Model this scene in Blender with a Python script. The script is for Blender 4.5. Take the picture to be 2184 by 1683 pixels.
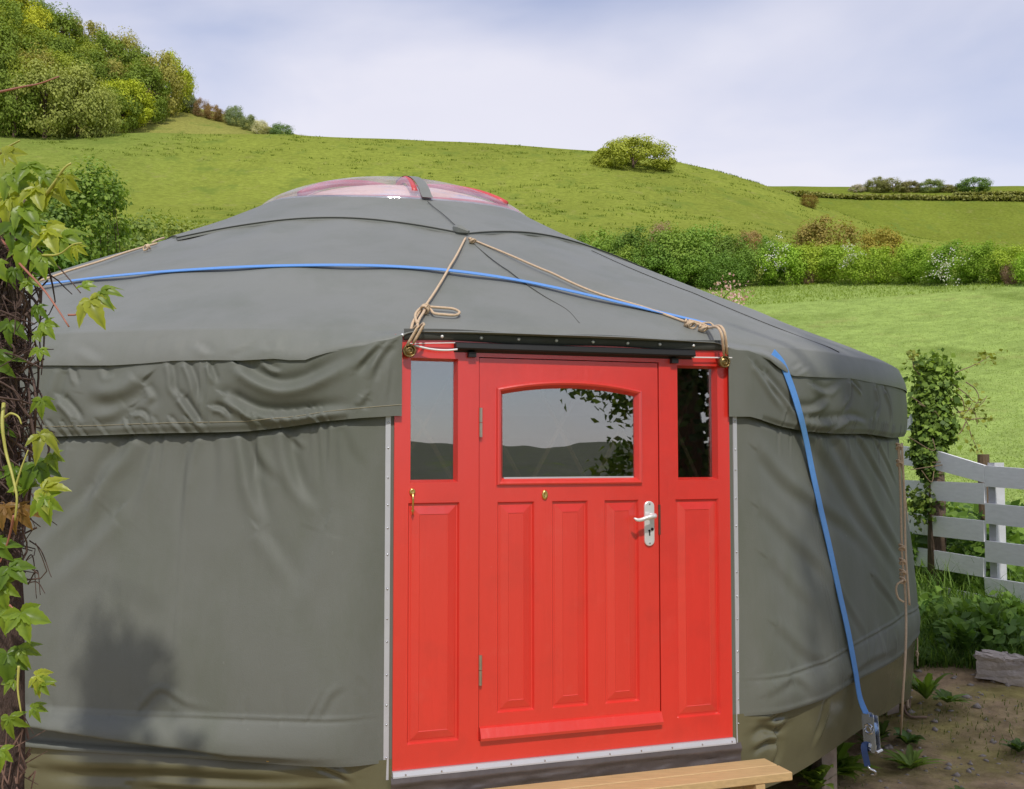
import bpy, math, random
import numpy as np
for o in list(bpy.data.objects): bpy.data.objects.remove(o)
scene = bpy.context.scene
COL = scene.collection
rng = np.random.default_rng(7); random.seed(7)

# ------------------------------------------------------------------ camera
F, CX, CY, PIT, EYE = 2200.0, 1092.0, 841.5, math.radians(3.1), 1.75
cam = bpy.data.cameras.new('camera'); camo = bpy.data.objects.new('camera', cam); COL.objects.link(camo)
cam.sensor_fit = 'HORIZONTAL'; cam.sensor_width = 36; cam.lens = F/2184*36
cam.clip_start = .05; cam.clip_end = 6000
camo.location = (0, 0, EYE); camo.rotation_euler = (math.pi/2+PIT, 0, 0)
scene.camera = camo
scene.render.resolution_x = 1024; scene.render.resolution_y = 789

# ------------------------------------------------------------------ sky, sun, exposure
SUN_AZ, SUN_EL = math.radians(6), math.radians(49)     # azimuth: degrees to the right of straight behind the camera
SD = np.array([math.sin(SUN_AZ)*math.cos(SUN_EL), -math.cos(SUN_AZ)*math.cos(SUN_EL), math.sin(SUN_EL)])
w = bpy.data.worlds.new('World'); scene.world = w; w.use_nodes = True
nt = w.node_tree; nt.nodes.clear()
def N(nt, t, **k):
    n = nt.nodes.new(t)
    for a, b in k.items():
        if a in ('operation', 'blend_type', 'data_type', 'sky_type', 'attribute_name', 'attribute_type', 'noise_dimensions', 'vector_type', 'feature', 'distance', 'interpolation_type'): setattr(n, a, b)
        else: n.inputs[a.replace('_', ' ')].default_value = b
    return n
def L(nt, a, b): nt.links.new(a, b)
out = N(nt, 'ShaderNodeOutputWorld'); bg = N(nt, 'ShaderNodeBackground'); L(nt, bg.outputs[0], out.inputs[0])
sky = N(nt, 'ShaderNodeTexSky', sky_type='NISHITA'); sky.sun_disc = False
sky.sun_elevation = SUN_EL; sky.sun_rotation = math.pi - SUN_AZ
sky.air_density = 1.0; sky.dust_density = .3; sky.ozone_density = 3.0
tc = N(nt, 'ShaderNodeTexCoord'); mp = N(nt, 'ShaderNodeMapping')
mp.inputs['Scale'].default_value = (1.0, 1.0, 2.4); mp.inputs['Location'].default_value = (2.2, 1.1, 4.7)
L(nt, tc.outputs['Generated'], mp.inputs[0])
n1 = N(nt, 'ShaderNodeTexNoise', Scale=1.7, Detail=6, Roughness=.46, Distortion=.25); L(nt, mp.outputs[0], n1.inputs['Vector'])
cr = N(nt, 'ShaderNodeValToRGB'); cr.color_ramp.elements[0].position = .34; cr.color_ramp.elements[1].position = .58
cr.color_ramp.elements[0].color = (.25, .25, .25, 1); cr.color_ramp.elements[1].color = (.97, .97, .97, 1)
L(nt, n1.outputs[0], cr.inputs[0])
n2 = N(nt, 'ShaderNodeTexNoise', Scale=2.4, Detail=6, Roughness=.5); L(nt, mp.outputs[0], n2.inputs['Vector'])
cl = N(nt, 'ShaderNodeMix', data_type='RGBA'); L(nt, n2.outputs[0], cl.inputs[0])
cl.inputs[6].default_value = (7.8, 7.8, 9.2, 1); cl.inputs[7].default_value = (9.9, 9.8, 10.6, 1)
mx = N(nt, 'ShaderNodeMix', data_type='RGBA'); L(nt, cr.outputs[0], mx.inputs[0]); tn = N(nt, 'ShaderNodeMix', data_type='RGBA', blend_type='MULTIPLY'); tn.inputs[0].default_value = 1; tn.inputs[7].default_value = (1.15, 1.25, 1.5, 1); L(nt, sky.outputs[0], tn.inputs[6]); L(nt, tn.outputs[2], mx.inputs[6]); L(nt, cl.outputs[2], mx.inputs[7])
L(nt, mx.outputs[2], bg.inputs[0]); bg.inputs[1].default_value = .074
sun = bpy.data.lights.new('sun', 'SUN'); suno = bpy.data.objects.new('sun', sun); COL.objects.link(suno)
sun.energy = 2.3; sun.angle = math.radians(1.8); sun.color = (1, .95, .87)
from mathutils import Vector, Matrix
suno.rotation_euler = Vector(-SD).to_track_quat('-Z', 'Y').to_euler(); suno.location = (2, -6, 12)
vs = scene.view_settings; vs.view_transform = 'Standard'; vs.look = 'None'; vs.gamma = 1; vs.use_curve_mapping = False
vs.exposure = .35

# ------------------------------------------------------------------ pixel rays (2184 x 1683 picture grid)
def ray(px, py):
    x = (px-CX)/F; y = (CY-py)/F; c, s = math.cos(PIT), math.sin(PIT)
    return np.array([x, c-s*y, s+c*y])
def at(px, py, Z):
    r = ray(px, py); return np.array([0, 0, EYE])+r*(Z/r[1])
def atz(px, py, z):
    r = ray(px, py); t = (z-EYE)/r[2]; return np.array([0, 0, EYE])+r*t
def telev(px, py):
    r = ray(px, py); return r[2]/math.hypot(r[0], r[1])

# ------------------------------------------------------------------ mesh helpers
def V3(a): return np.asarray(a, float).reshape(-1, 3)
def mk(name, V, Fc, mat=None, parent=None, smooth=False, base=None, attr=None, kind=None):
    V = V3(V)
    off = np.zeros(3)
    root = parent
    while root is not None and root.parent is not None: root = root.parent
    if root is not None: off = np.array(root.location)
    elif base is not None: off = np.asarray(base, float)
    V = V-off
    me = bpy.data.meshes.new(name)
    if isinstance(Fc, np.ndarray):
        k = Fc.shape[1]; me.vertices.add(len(V)); me.vertices.foreach_set('co', V.astype(np.float32).ravel())
        me.loops.add(Fc.size); me.loops.foreach_set('vertex_index', Fc.astype(np.int32).ravel())
        me.polygons.add(len(Fc)); me.polygons.foreach_set('loop_start', np.arange(0, Fc.size, k, dtype=np.int32))
        me.update(calc_edges=True); me.validate()
    else:
        me.from_pydata([tuple(v) for v in V], [], [list(f) for f in Fc]); me.update()
    if smooth: me.polygons.foreach_set('use_smooth', np.ones(len(me.polygons), bool))
    if attr is not None:
        for nme, arr in attr.items():
            arr = np.asarray(arr, np.float32)
            if arr.ndim == 1:
                a = me.attributes.new(nme, 'FLOAT', 'POINT'); a.data.foreach_set('value', arr)
            else:
                a = me.color_attributes.new(nme, 'FLOAT_COLOR', 'POINT')
                a.data.foreach_set('color', np.concatenate([arr, np.ones((len(arr), 1), np.float32)], 1).ravel())
    if mat is not None: me.materials.append(mat)
    o = bpy.data.objects.new(name, me); COL.objects.link(o)
    if parent is not None: o.parent = parent
    elif base is not None: o.location = base
    if kind: o['kind'] = kind
    return o
def tag(o, label, cat, group=None):
    o['label'] = label; o['category'] = cat
    if group: o['group'] = group
    return o
def thing(name, label, cat, loc=(0, 0, 0), group=None):
    o = bpy.data.objects.new(name, None); COL.objects.link(o); o.location = loc; o.empty_display_size = .2
    return tag(o, label, cat, group)
def link_copy(o, parent=None):
    c = o.copy(); COL.objects.link(c); c.parent = parent; return c
class MB:
    def __init__(s): s.V = []; s.F = []; s.n = 0
    def add(s, V, Fc):
        V = V3(V); s.V.append(V); s.F += [tuple(int(i)+s.n for i in f) for f in Fc]; s.n += len(V); return s
    def box(s, c, ax, ay, az, hx, hy, hz):
        c = np.asarray(c, float); ax, ay, az = (np.asarray(a, float) for a in (ax, ay, az))
        V = [c+ax*hx*i+ay*hy*j+az*hz*k for i in (-1, 1) for j in (-1, 1) for k in (-1, 1)]
        return s.add(V, [(0, 1, 3, 2), (4, 6, 7, 5), (0, 4, 5, 1), (2, 3, 7, 6), (0, 2, 6, 4), (1, 5, 7, 3)])
    def tube(s, P, r, n=8, cap=True):
        P = V3(P); k = len(P); r = np.broadcast_to(np.asarray(r, float), (k,))
        T = np.gradient(P, axis=0); T /= np.linalg.norm(T, axis=1)[:, None]+1e-9
        up = np.array([.3, .2, .93]); V = []
        A = np.cross(T, up); A /= np.linalg.norm(A, axis=1)[:, None]+1e-9; B = np.cross(T, A)
        th = np.linspace(0, 2*math.pi, n, endpoint=False)
        for i in range(k): V += [P[i]+r[i]*(math.cos(t)*A[i]+math.sin(t)*B[i]) for t in th]
        Fc = [(i*n+j, i*n+(j+1) % n, (i+1)*n+(j+1) % n, (i+1)*n+j) for i in range(k-1) for j in range(n)]
        if cap: Fc += [tuple(range(n-1, -1, -1)), tuple((k-1)*n+j for j in range(n))]
        return s.add(V, Fc)
    def build(s, name, mat, parent=None, **k): return mk(name, np.concatenate(s.V), s.F, mat, parent, **k)
def spline(P, n=40):
    P = V3(P); k = len(P); d = np.r_[0, np.cumsum(np.linalg.norm(np.diff(P, axis=0), axis=1))]
    q = np.linspace(0, d[-1], n)
    M = np.gradient(P, d, axis=0) if k > 2 else np.tile((P[1]-P[0])/d[-1], (2, 1))
    i = np.clip(np.searchsorted(d, q, 'right')-1, 0, k-2); h = (d[i+1]-d[i])[:, None]; t = ((q-d[i])/h[:, 0])[:, None]
    return (2*t**3-3*t**2+1)*P[i]+(t**3-2*t**2+t)*h*M[i]+(-2*t**3+3*t**2)*P[i+1]+(t**3-t**2)*h*M[i+1]
def gridfaces(nr, nc, wrap=False):
    i, j = np.meshgrid(np.arange(nr-1), np.arange(nc if wrap else nc-1), indexing='ij')
    j2 = (j+1) % nc
    return np.stack([i*nc+j, i*nc+j2, (i+1)*nc+j2, (i+1)*nc+j], -1).reshape(-1, 4)
def vnoise(x, y, sc, seed=0, octv=3):
    x = np.asarray(x, float)*sc; y = np.asarray(y, float)*sc; r = np.zeros(np.broadcast(x, y).shape); a = 1; tot = 0
    g = np.random.default_rng(1000+seed).random((64, 64))
    for k in range(octv):
        xi = np.floor(x).astype(int); yi = np.floor(y).astype(int); fx = x-xi; fy = y-yi
        fx = fx*fx*(3-2*fx); fy = fy*fy*(3-2*fy)
        s = lambda a_, b_: g[(xi+a_) % 64, (yi+b_) % 64]
        r = r+a*((s(0, 0)*(1-fx)+s(1, 0)*fx)*(1-fy)+(s(0, 1)*(1-fx)+s(1, 1)*fx)*fy)
        tot += a; a *= .5; x = x*2+17.3; y = y*2+5.1
    return r/tot*2-1

# ------------------------------------------------------------------ materials
MATS = {}
def pmat(name, col, rough=.6, var=.12, vs_=6, bump=0, bs=80, metal=0, spec=.5, stretch=(1, 1, 1), col2=None, objcol=False, coat=0, thr=None):
    m = bpy.data.materials.new(name); m.use_nodes = True; nt = m.node_tree; b = nt.nodes['Principled BSDF']
    b.inputs['Roughness'].default_value = rough; b.inputs['Metallic'].default_value = metal
    b.inputs['Specular IOR Level'].default_value = spec; b.inputs['Coat Weight'].default_value = coat; b.inputs['Coat Roughness'].default_value = .25; b.inputs['Coat IOR'].default_value = 1.8
    tc = N(nt, 'ShaderNodeTexCoord'); mp = N(nt, 'ShaderNodeMapping'); mp.inputs['Scale'].default_value = stretch; L(nt, tc.outputs['Object'], mp.inputs[0])
    ns = N(nt, 'ShaderNodeTexNoise', Scale=vs_, Detail=6, Roughness=.6); L(nt, mp.outputs[0], ns.inputs['Vector'])
    mx = N(nt, 'ShaderNodeMix', data_type='RGBA')
    c = np.array(col); c2 = np.array(col2) if col2 is not None else c*(1+var*1.6)
    c1 = c if col2 is not None else c*(1-var*1.6)
    mx.inputs[6].default_value = (*c1, 1); mx.inputs[7].default_value = (*c2, 1)
    if thr:
        rp = N(nt, 'ShaderNodeValToRGB'); rp.color_ramp.elements[0].position = thr[0]; rp.color_ramp.elements[1].position = thr[1]
        L(nt, ns.outputs[0], rp.inputs[0]); L(nt, rp.outputs[0], mx.inputs[0])
    else: L(nt, ns.outputs[0], mx.inputs[0])
    L(nt, mx.outputs[2], b.inputs['Base Color'])
    if bump:
        nb = N(nt, 'ShaderNodeTexNoise', Scale=bs, Detail=4); L(nt, mp.outputs[0], nb.inputs['Vector'])
        bp = N(nt, 'ShaderNodeBump', Strength=1.0, Distance=bump); L(nt, nb.outputs[0], bp.inputs['Height']); L(nt, bp.outputs[0], b.inputs['Normal'])
    MATS[name] = m; return m
def leafmat(name, c1, c2, trans=.35, rough=.5, gloss=.25, objcol=False, vein=False):
    m = bpy.data.materials.new(name); m.use_nodes = True; nt = m.node_tree; nt.nodes.clear()
    out = N(nt, 'ShaderNodeOutputMaterial'); at_ = N(nt, 'ShaderNodeAttribute', attribute_name='rnd')
    mx = N(nt, 'ShaderNodeMix', data_type='RGBA'); mx.inputs[6].default_value = (*c1, 1); mx.inputs[7].default_value = (*c2, 1)
    L(nt, at_.outputs['Fac'], mx.inputs[0]); colo = mx.outputs[2]
    if objcol:
        oi = N(nt, 'ShaderNodeObjectInfo'); mm = N(nt, 'ShaderNodeMix', data_type='RGBA', blend_type='MULTIPLY'); mm.inputs[0].default_value = 1
        L(nt, colo, mm.inputs[6]); L(nt, oi.outputs['Color'], mm.inputs[7]); colo = mm.outputs[2]
    pb = N(nt, 'ShaderNodeBsdfPrincipled', Roughness=rough); pb.inputs['Specular IOR Level'].default_value = gloss
    L(nt, colo, pb.inputs['Base Color'])
    tr = N(nt, 'ShaderNodeBsdfTranslucent'); ms = N(nt, 'ShaderNodeMixShader'); ms.inputs[0].default_value = trans
    hs = N(nt, 'ShaderNodeMix', data_type='RGBA', blend_type='MULTIPLY'); hs.inputs[0].default_value = 1; hs.inputs[7].default_value = (1.5, 1.5, .6, 1)
    L(nt, colo, hs.inputs[6]); L(nt, hs.outputs[2], tr.inputs[0])
    L(nt, pb.outputs[0], ms.inputs[1]); L(nt, tr.outputs[0], ms.inputs[2]); L(nt, ms.outputs[0], out.inputs[0])
    return m
def canvas_mat(name, col, stain, rough):
    m = pmat(name, col, rough, .06, 1.4, .0006, 240, spec=.3); nt = m.node_tree; b = nt.nodes['Principled BSDF']
    base = b.inputs['Base Color'].links[0].from_socket; tc = N(nt, 'ShaderNodeTexCoord')
    def nz(sc, st, det=7, ro=.65, dis=0):
        mp = N(nt, 'ShaderNodeMapping'); mp.inputs['Scale'].default_value = st; L(nt, tc.outputs['Object'], mp.inputs[0])
        n = N(nt, 'ShaderNodeTexNoise', Scale=sc, Detail=det, Roughness=ro, Distortion=dis); L(nt, mp.outputs[0], n.inputs['Vector']); return n.outputs[0]
    r = N(nt, 'ShaderNodeMapRange'); L(nt, nz(2.6, (1, 1, .35)), r.inputs[0])
    for k, v in enumerate((.46, .70, 0, .8)): r.inputs[k+1].default_value = v
    mx = N(nt, 'ShaderNodeMix', data_type='RGBA'); L(nt, r.outputs[0], mx.inputs[0]); L(nt, base, mx.inputs[6]); mx.inputs[7].default_value = (*stain, 1)
    r2 = N(nt, 'ShaderNodeMapRange'); L(nt, nz(38, (1, 1, 1), 3, .5), r2.inputs[0])
    for k, v in enumerate((.74, .80, 0, .35)): r2.inputs[k+1].default_value = v
    m2 = N(nt, 'ShaderNodeMix', data_type='RGBA'); L(nt, r2.outputs[0], m2.inputs[0]); L(nt, mx.outputs[2], m2.inputs[6]); m2.inputs[7].default_value = (.27, .27, .25, 1)
    L(nt, m2.outputs[2], b.inputs['Base Color'])
    bp0 = b.inputs['Normal'].links[0].from_node; bp = N(nt, 'ShaderNodeBump', Strength=.55, Distance=.006); L(nt, nz(3.2, (1, 1, .8), 9, .62, .8), bp.inputs['Height']); L(nt, bp0.outputs[0], bp.inputs['Normal']); L(nt, bp.outputs[0], b.inputs['Normal'])
    return m
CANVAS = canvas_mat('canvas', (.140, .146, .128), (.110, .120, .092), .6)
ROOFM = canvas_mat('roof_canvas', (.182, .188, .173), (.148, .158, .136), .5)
SEAMM = pmat('seam_tape', (.06, .061, .054), .7, .1, 20)
VINYL = pmat('olive_vinyl', (.125, .118, .068), .27, .2, 3, .0025, 9, spec=.5)
TARP = pmat('grey_tarp', (.085, .07, .066), .3, .2, 8, .006, 14, spec=.5)
RED = pmat('red_paint', (.66, .027, .017), .36, .07, 5, .0018, 30, spec=.6, stretch=(1, 1, .15), coat=.6)
ALU = pmat('aluminium', (.68, .68, .72), .38, .06, 30, metal=.75)
ALUW = pmat('pale_aluminium', (.50, .50, .53), .4, .05, 14, metal=.25)
HINGE = pmat('worn_steel', (.50, .44, .36), .35, .15, 40, metal=.9)
BRASS = pmat('brass', (.72, .5, .17), .3, .12, 40, metal=1)
OLDBRASS = pmat('old_brass', (.30, .21, .09), .38, .35, 60, metal=.9)
STEEL = pmat('steel', (.62, .64, .68), .25, .1, 40, metal=1)
SATIN = pmat('satin_silver', (.75, .75, .75), .34, .03, 20, metal=.45)
BLACK = pmat('black_metal', (.006, .0065, .008), .55, .2, 8)
BAND_SHADE = pmat('shaded_band', (.05, .052, .047), .6, .2, 12)  # canvas edge coloured dark to stand for shade under the roof overhang
DARK = pmat('dark_inside', (.03, .028, .026), .9, .1, 4)
LATTICE = pmat('lattice_wood', (.22, .15, .09), .7, .2, 12)
ROPE = pmat('hemp_rope', (.58, .43, .29), .9, .22, 90, .002, 240)
BLUE = pmat('blue_webbing', (.095, .28, .68), .33, .08, 60, .0006, 400)
CORD = pmat('white_cord', (.78, .76, .76), .6, .05, 40)
PLANK = pmat('new_timber', (.50, .34, .16), .6, .2, 9, .0012, 60, stretch=(1.2, 9, 9))
OLDWOOD = pmat('old_timber', (.17, .12, .085), .85, .35, 8, .006, 30, stretch=(3, 3, .6))
WHITEB = pmat('white_board', (.86, .86, .88), .6, .09, 6, .0012, 40, stretch=(8, .8, 8))
BROWNP = pmat('brown_post', (.13, .085, .05), .85, .3, 10, .006, 40, stretch=(3, 3, .5))
BARK = pmat('bark', (.13, .085, .06), .9, .4, 14, .02, 25, stretch=(2, 2, .5))
STEM = pmat('dry_stem', (.085, .05, .038), .8, .4, 30)
STEMG = pmat('green_stem', (.42, .40, .09), .5, .2, 20)
STEMR = pmat('red_stem', (.34, .13, .085), .55, .25, 20)
STONE = pmat('rubble', (.42, .36, .31), .9, .3, 12, .01, 40)
PEB = pmat('pebble', (.34, .29, .25), .9, .35, 20)
def paint_wear(m):
    nt = m.node_tree; b = nt.nodes['Principled BSDF']; base = b.inputs['Base Color'].links[0].from_socket; tc = N(nt, 'ShaderNodeTexCoord')
    for sc, lo, hi, amt, c in ((55, .745, .775, .7, (.62, .22, .17)), (3.5, .52, .75, .35, (.40, .020, .014)), (9, .60, .74, .22, (.66, .075, .055))):
        n = N(nt, 'ShaderNodeTexNoise', Scale=sc, Detail=5, Roughness=.6); L(nt, tc.outputs['Object'], n.inputs['Vector']); r = N(nt, 'ShaderNodeMapRange'); L(nt, n.outputs[0], r.inputs[0])
        for k, v in enumerate((lo, hi, 0, amt)): r.inputs[k+1].default_value = v
        mx = N(nt, 'ShaderNodeMix', data_type='RGBA'); L(nt, r.outputs[0], mx.inputs[0]); L(nt, base, mx.inputs[6]); mx.inputs[7].default_value = (*c, 1); base = mx.outputs[2]
    L(nt, base, b.inputs['Base Color'])
paint_wear(RED)
def simple_glass():
    m = bpy.data.materials.new('window_glass'); m.use_nodes = True; nt = m.node_tree; nt.nodes.clear()
    out = N(nt, 'ShaderNodeOutputMaterial'); g = N(nt, 'ShaderNodeBsdfGlossy', Roughness=.004); g.inputs[0].default_value = (.84, .82, .78, 1)
    t = N(nt, 'ShaderNodeBsdfTransparent'); t.inputs[0].default_value = (.72, .74, .74, 1)
    ms = N(nt, 'ShaderNodeMixShader'); ms.inputs[0].default_value = .30
    tc = N(nt, 'ShaderNodeTexCoord'); nz = N(nt, 'ShaderNodeTexNoise', Scale=2.5, Detail=2); L(nt, tc.outputs['Object'], nz.inputs['Vector'])
    bp = N(nt, 'ShaderNodeBump', Strength=.6, Distance=.002); L(nt, nz.outputs[0], bp.inputs['Height']); L(nt, bp.outputs[0], g.inputs['Normal'])
    L(nt, t.outputs[0], ms.inputs[1]); L(nt, g.outputs[0], ms.inputs[2]); L(nt, ms.outputs[0], out.inputs[0]); return m
GLASS = simple_glass()
def vinyl_clear():
    m = bpy.data.materials.new('clear_vinyl'); m.use_nodes = True; nt = m.node_tree; nt.nodes.clear()
    out = N(nt, 'ShaderNodeOutputMaterial'); g = N(nt, 'ShaderNodeBsdfGlossy', Roughness=.10); g.inputs[0].default_value = (.9, .9, .97, 1)
    d = N(nt, 'ShaderNodeBsdfDiffuse'); d.inputs[0].default_value = (.72, .70, .80, 1)
    t = N(nt, 'ShaderNodeBsdfTransparent'); t.inputs[0].default_value = (.96, .94, .97, 1)
    tc = N(nt, 'ShaderNodeTexCoord'); mp = N(nt, 'ShaderNodeMapping'); mp.inputs['Scale'].default_value = (1, 1, 6); L(nt, tc.outputs['Object'], mp.inputs[0])
    nz = N(nt, 'ShaderNodeTexNoise', Scale=3.2, Detail=3); L(nt, mp.outputs[0], nz.inputs['Vector'])
    rp = N(nt, 'ShaderNodeMapRange'); rp.inputs[1].default_value = .35; rp.inputs[2].default_value = .7; rp.inputs[3].default_value = .10; rp.inputs[4].default_value = .34
    L(nt, nz.outputs[0], rp.inputs[0])
    bp = N(nt, 'ShaderNodeBump', Strength=1, Distance=.02); L(nt, nz.outputs[0], bp.inputs['Height']); L(nt, bp.outputs[0], g.inputs['Normal'])
    a = N(nt, 'ShaderNodeMixShader'); L(nt, rp.outputs[0], a.inputs[0]); L(nt, t.outputs[0], a.inputs[1]); L(nt, d.outputs[0], a.inputs[2])
    b = N(nt, 'ShaderNodeMixShader'); b.inputs[0].default_value = .22; L(nt, a.outputs[0], b.inputs[1]); L(nt, g.outputs[0], b.inputs[2])
    L(nt, b.outputs[0], out.inputs[0]); return m
CLEAR = vinyl_clear()

# ------------------------------------------------------------------ terrain
RK = np.array([0, 4, 6, 8.5, 10, 12, 15, 22, 60, 125, 190, 215, 255, 305, 345, 600, 1500, 4000.])
def pxaz(px): return math.atan((px-CX)/F)
def tab(rows, r):
    a = np.array([pxaz(p) for p, y in rows]); z = np.array([EYE+telev(p, y)*r for p, y in rows]); return a, z
CREST1 = tab([(-600, 320), (0, 300), (300, 300), (600, 308), (850, 320), (1100, 336), (1300, 349), (1450, 367), (1520, 382), (1600, 406), (1680, 431), (1750, 458), (1850, 493), (1960, 528), (2100, 550), (2700, 560)], 190)
MID1 = tab([(-600, 420), (0, 430), (800, 425), (1300, 440), (1600, 470), (1850, 530), (1960, 552), (2100, 572), (2700, 575)], 125)
UP25 = tab([(-600, 200), (0, 200), (150, 235), (300, 262), (380, 268), (520, 285), (640, 312), (900, 345), (1300, 380), (1600, 425), (1750, 440), (1960, 470), (2184, 480), (2700, 480)], 255)
CREST2 = tab([(-600, 20), (0, 70), (150, 135), (300, 212), (385, 239), (440, 250), (520, 270), (600, 297), (660, 312), (900, 345), (1300, 380), (1560, 409), (1700, 405), (1900, 406), (2184, 404), (2700, 404)], 305)
def sm(x, a, b):
    t = np.clip((x-a)/(b-a), 0, 1); return t*t*(3-2*t)
def terrain(x, y, detail=True):
    x = np.asarray(x, float); y = np.asarray(y, float)
    r = np.hypot(x, y); az = np.arctan2(x, y); front = 1-sm(np.abs(az), math.radians(38), math.radians(75))
    rt = sm(az, math.radians(14), math.radians(24))*front        # the bank on the right under the fence
    shp = r.shape; o = np.ones(shp)
    Z = [0*o, 0*o, .01*rt, .30*rt, .42*rt, .1+.42*rt, .5+.4*rt, 1.75*o, (EYE+telev(1700, 606)*60)*o,
         np.interp(az, *MID1), np.interp(az, *CREST1), np.interp(az, *CREST1)-.2+0*o, np.interp(az, *UP25), np.interp(az, *CREST2), np.interp(az, *CREST2)+.4, np.interp(az, *CREST2)+1, np.interp(az, *CREST2)+1, np.interp(az, *CREST2)+1]
    # keep the near crest in front of what follows where the far slope is lower
    back = [0, 0, 0, 0, 0, 0, -.2, -.5, -4, -7, -8, -8, -7, -5, -3, 0, 0, 0]
    nb = 5*(1+.5*np.sin(az*7)+.3*np.sin(az*19+1))
    Z = [f*front+(1-front)*(b if i < 15 else nb+(i-15)*8) for i, (f, b) in enumerate(zip(Z, back))]
    Z = np.stack(Z, 0)
    k = np.clip(np.searchsorted(RK, r, 'right')-1, 0, len(RK)-2)
    h = np.diff(RK); d = np.diff(Z, axis=0)/h.reshape((-1,)+(1,)*len(shp))
    m = np.zeros_like(Z); m[0] = d[0]; m[-1] = 0
    same = d[1:]*d[:-1] > 0
    m[1:-1] = np.where(same, 2*d[1:]*d[:-1]/np.where(same, d[1:]+d[:-1], 1), 0)
    take = lambda A, i: np.take_along_axis(A, i[None], 0)[0]
    hh = h[k]; t = (r-RK[k])/hh
    z = (2*t**3-3*t**2+1)*take(Z, k)+(t**3-2*t**2+t)*hh*take(m, k)+(-2*t**3+3*t**2)*take(Z, k+1)+(t**3-t**2)*hh*take(m, k+1)
    if detail:
        z = z+vnoise(x, y, .9, 3)*.025*sm(r, 3, 6)*(1-sm(r, 40, 80))+vnoise(x, y, .03, 5)*sm(r, 70, 140)*.5
    return z
def tz(x, y): return float(terrain(np.array([x]), np.array([y]))[0])
def hit(px, py, rmin=12):
    d = ray(px, py); n = math.hypot(d[0], d[1]); r = np.geomspace(rmin, 900, 2600)
    x = d[0]/n*r; y = d[1]/n*r; zz = EYE+d[2]/n*r; tt = terrain(x, y)
    i = np.argmax(tt >= zz) if (tt >= zz).any() else len(r)-1
    return np.array([x[i], y[i], tt[i]]), r[i]
azs = np.radians(np.r_[np.linspace(-180, -42, 70)[:-1], np.linspace(-42, 42, 421), np.linspace(42, 180, 70)[1:-1]])
rs = np.r_[0.3, np.linspace(1, 4, 8), np.linspace(4.2, 12, 64), np.geomspace(12.3, 420, 150), np.geomspace(450, 4000, 14)]
RR, AA = np.meshgrid(rs, azs, indexing='ij')
GX, GY = RR*np.sin(AA), RR*np.cos(AA); GZ = terrain(GX, GY)
soil = (1-sm(RR+vnoise(GX, GY, 1.1, 9)*.9, 7.6, 8.6))*sm(GY+vnoise(GX, GY, .8, 2)*.5, -3, 2)
f_near = (1-sm(RR, 56, 66)); f_far = sm(RR, 196, 214)*sm(AA, pxaz(1150), pxaz(1400)); f_up = sm(RR, 196, 214)*(1-sm(AA, pxaz(900), pxaz(1100)))
greenleft = (1-sm(AA+vnoise(GX, GY, .02, 8)*.1, pxaz(50), pxaz(500)))*sm(RR, 120, 185)*(1-f_up)
col = np.zeros(RR.shape+(3,)); col[:] = (.205, .24, .042)
def blend(c, w_): 
    global col
    col = col*(1-w_[..., None])+np.array(c)*w_[..., None]
blend((.28, .375, .10), f_near); blend((.160, .195, .030), f_far); blend((.235, .235, .06), f_up); blend((.15, .215, .05), greenleft*.7)
blend((.20, .30, .06), (RR > 11)*(1-sm(RR, 12, 16)))
blend((.42, .42, .22), sm(RR, 55, 57)*(1-sm(RR, 58.2, 59.5))*np.clip(vnoise(GX*.3, GY, .25, 6)*1.6-.1, 0, .75))
blend((.13, .14, .115), sm(np.abs(AA), math.radians(60), math.radians(80))*sm(RR, 14, 40)); blend((.15, .115, .08), soil)
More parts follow.
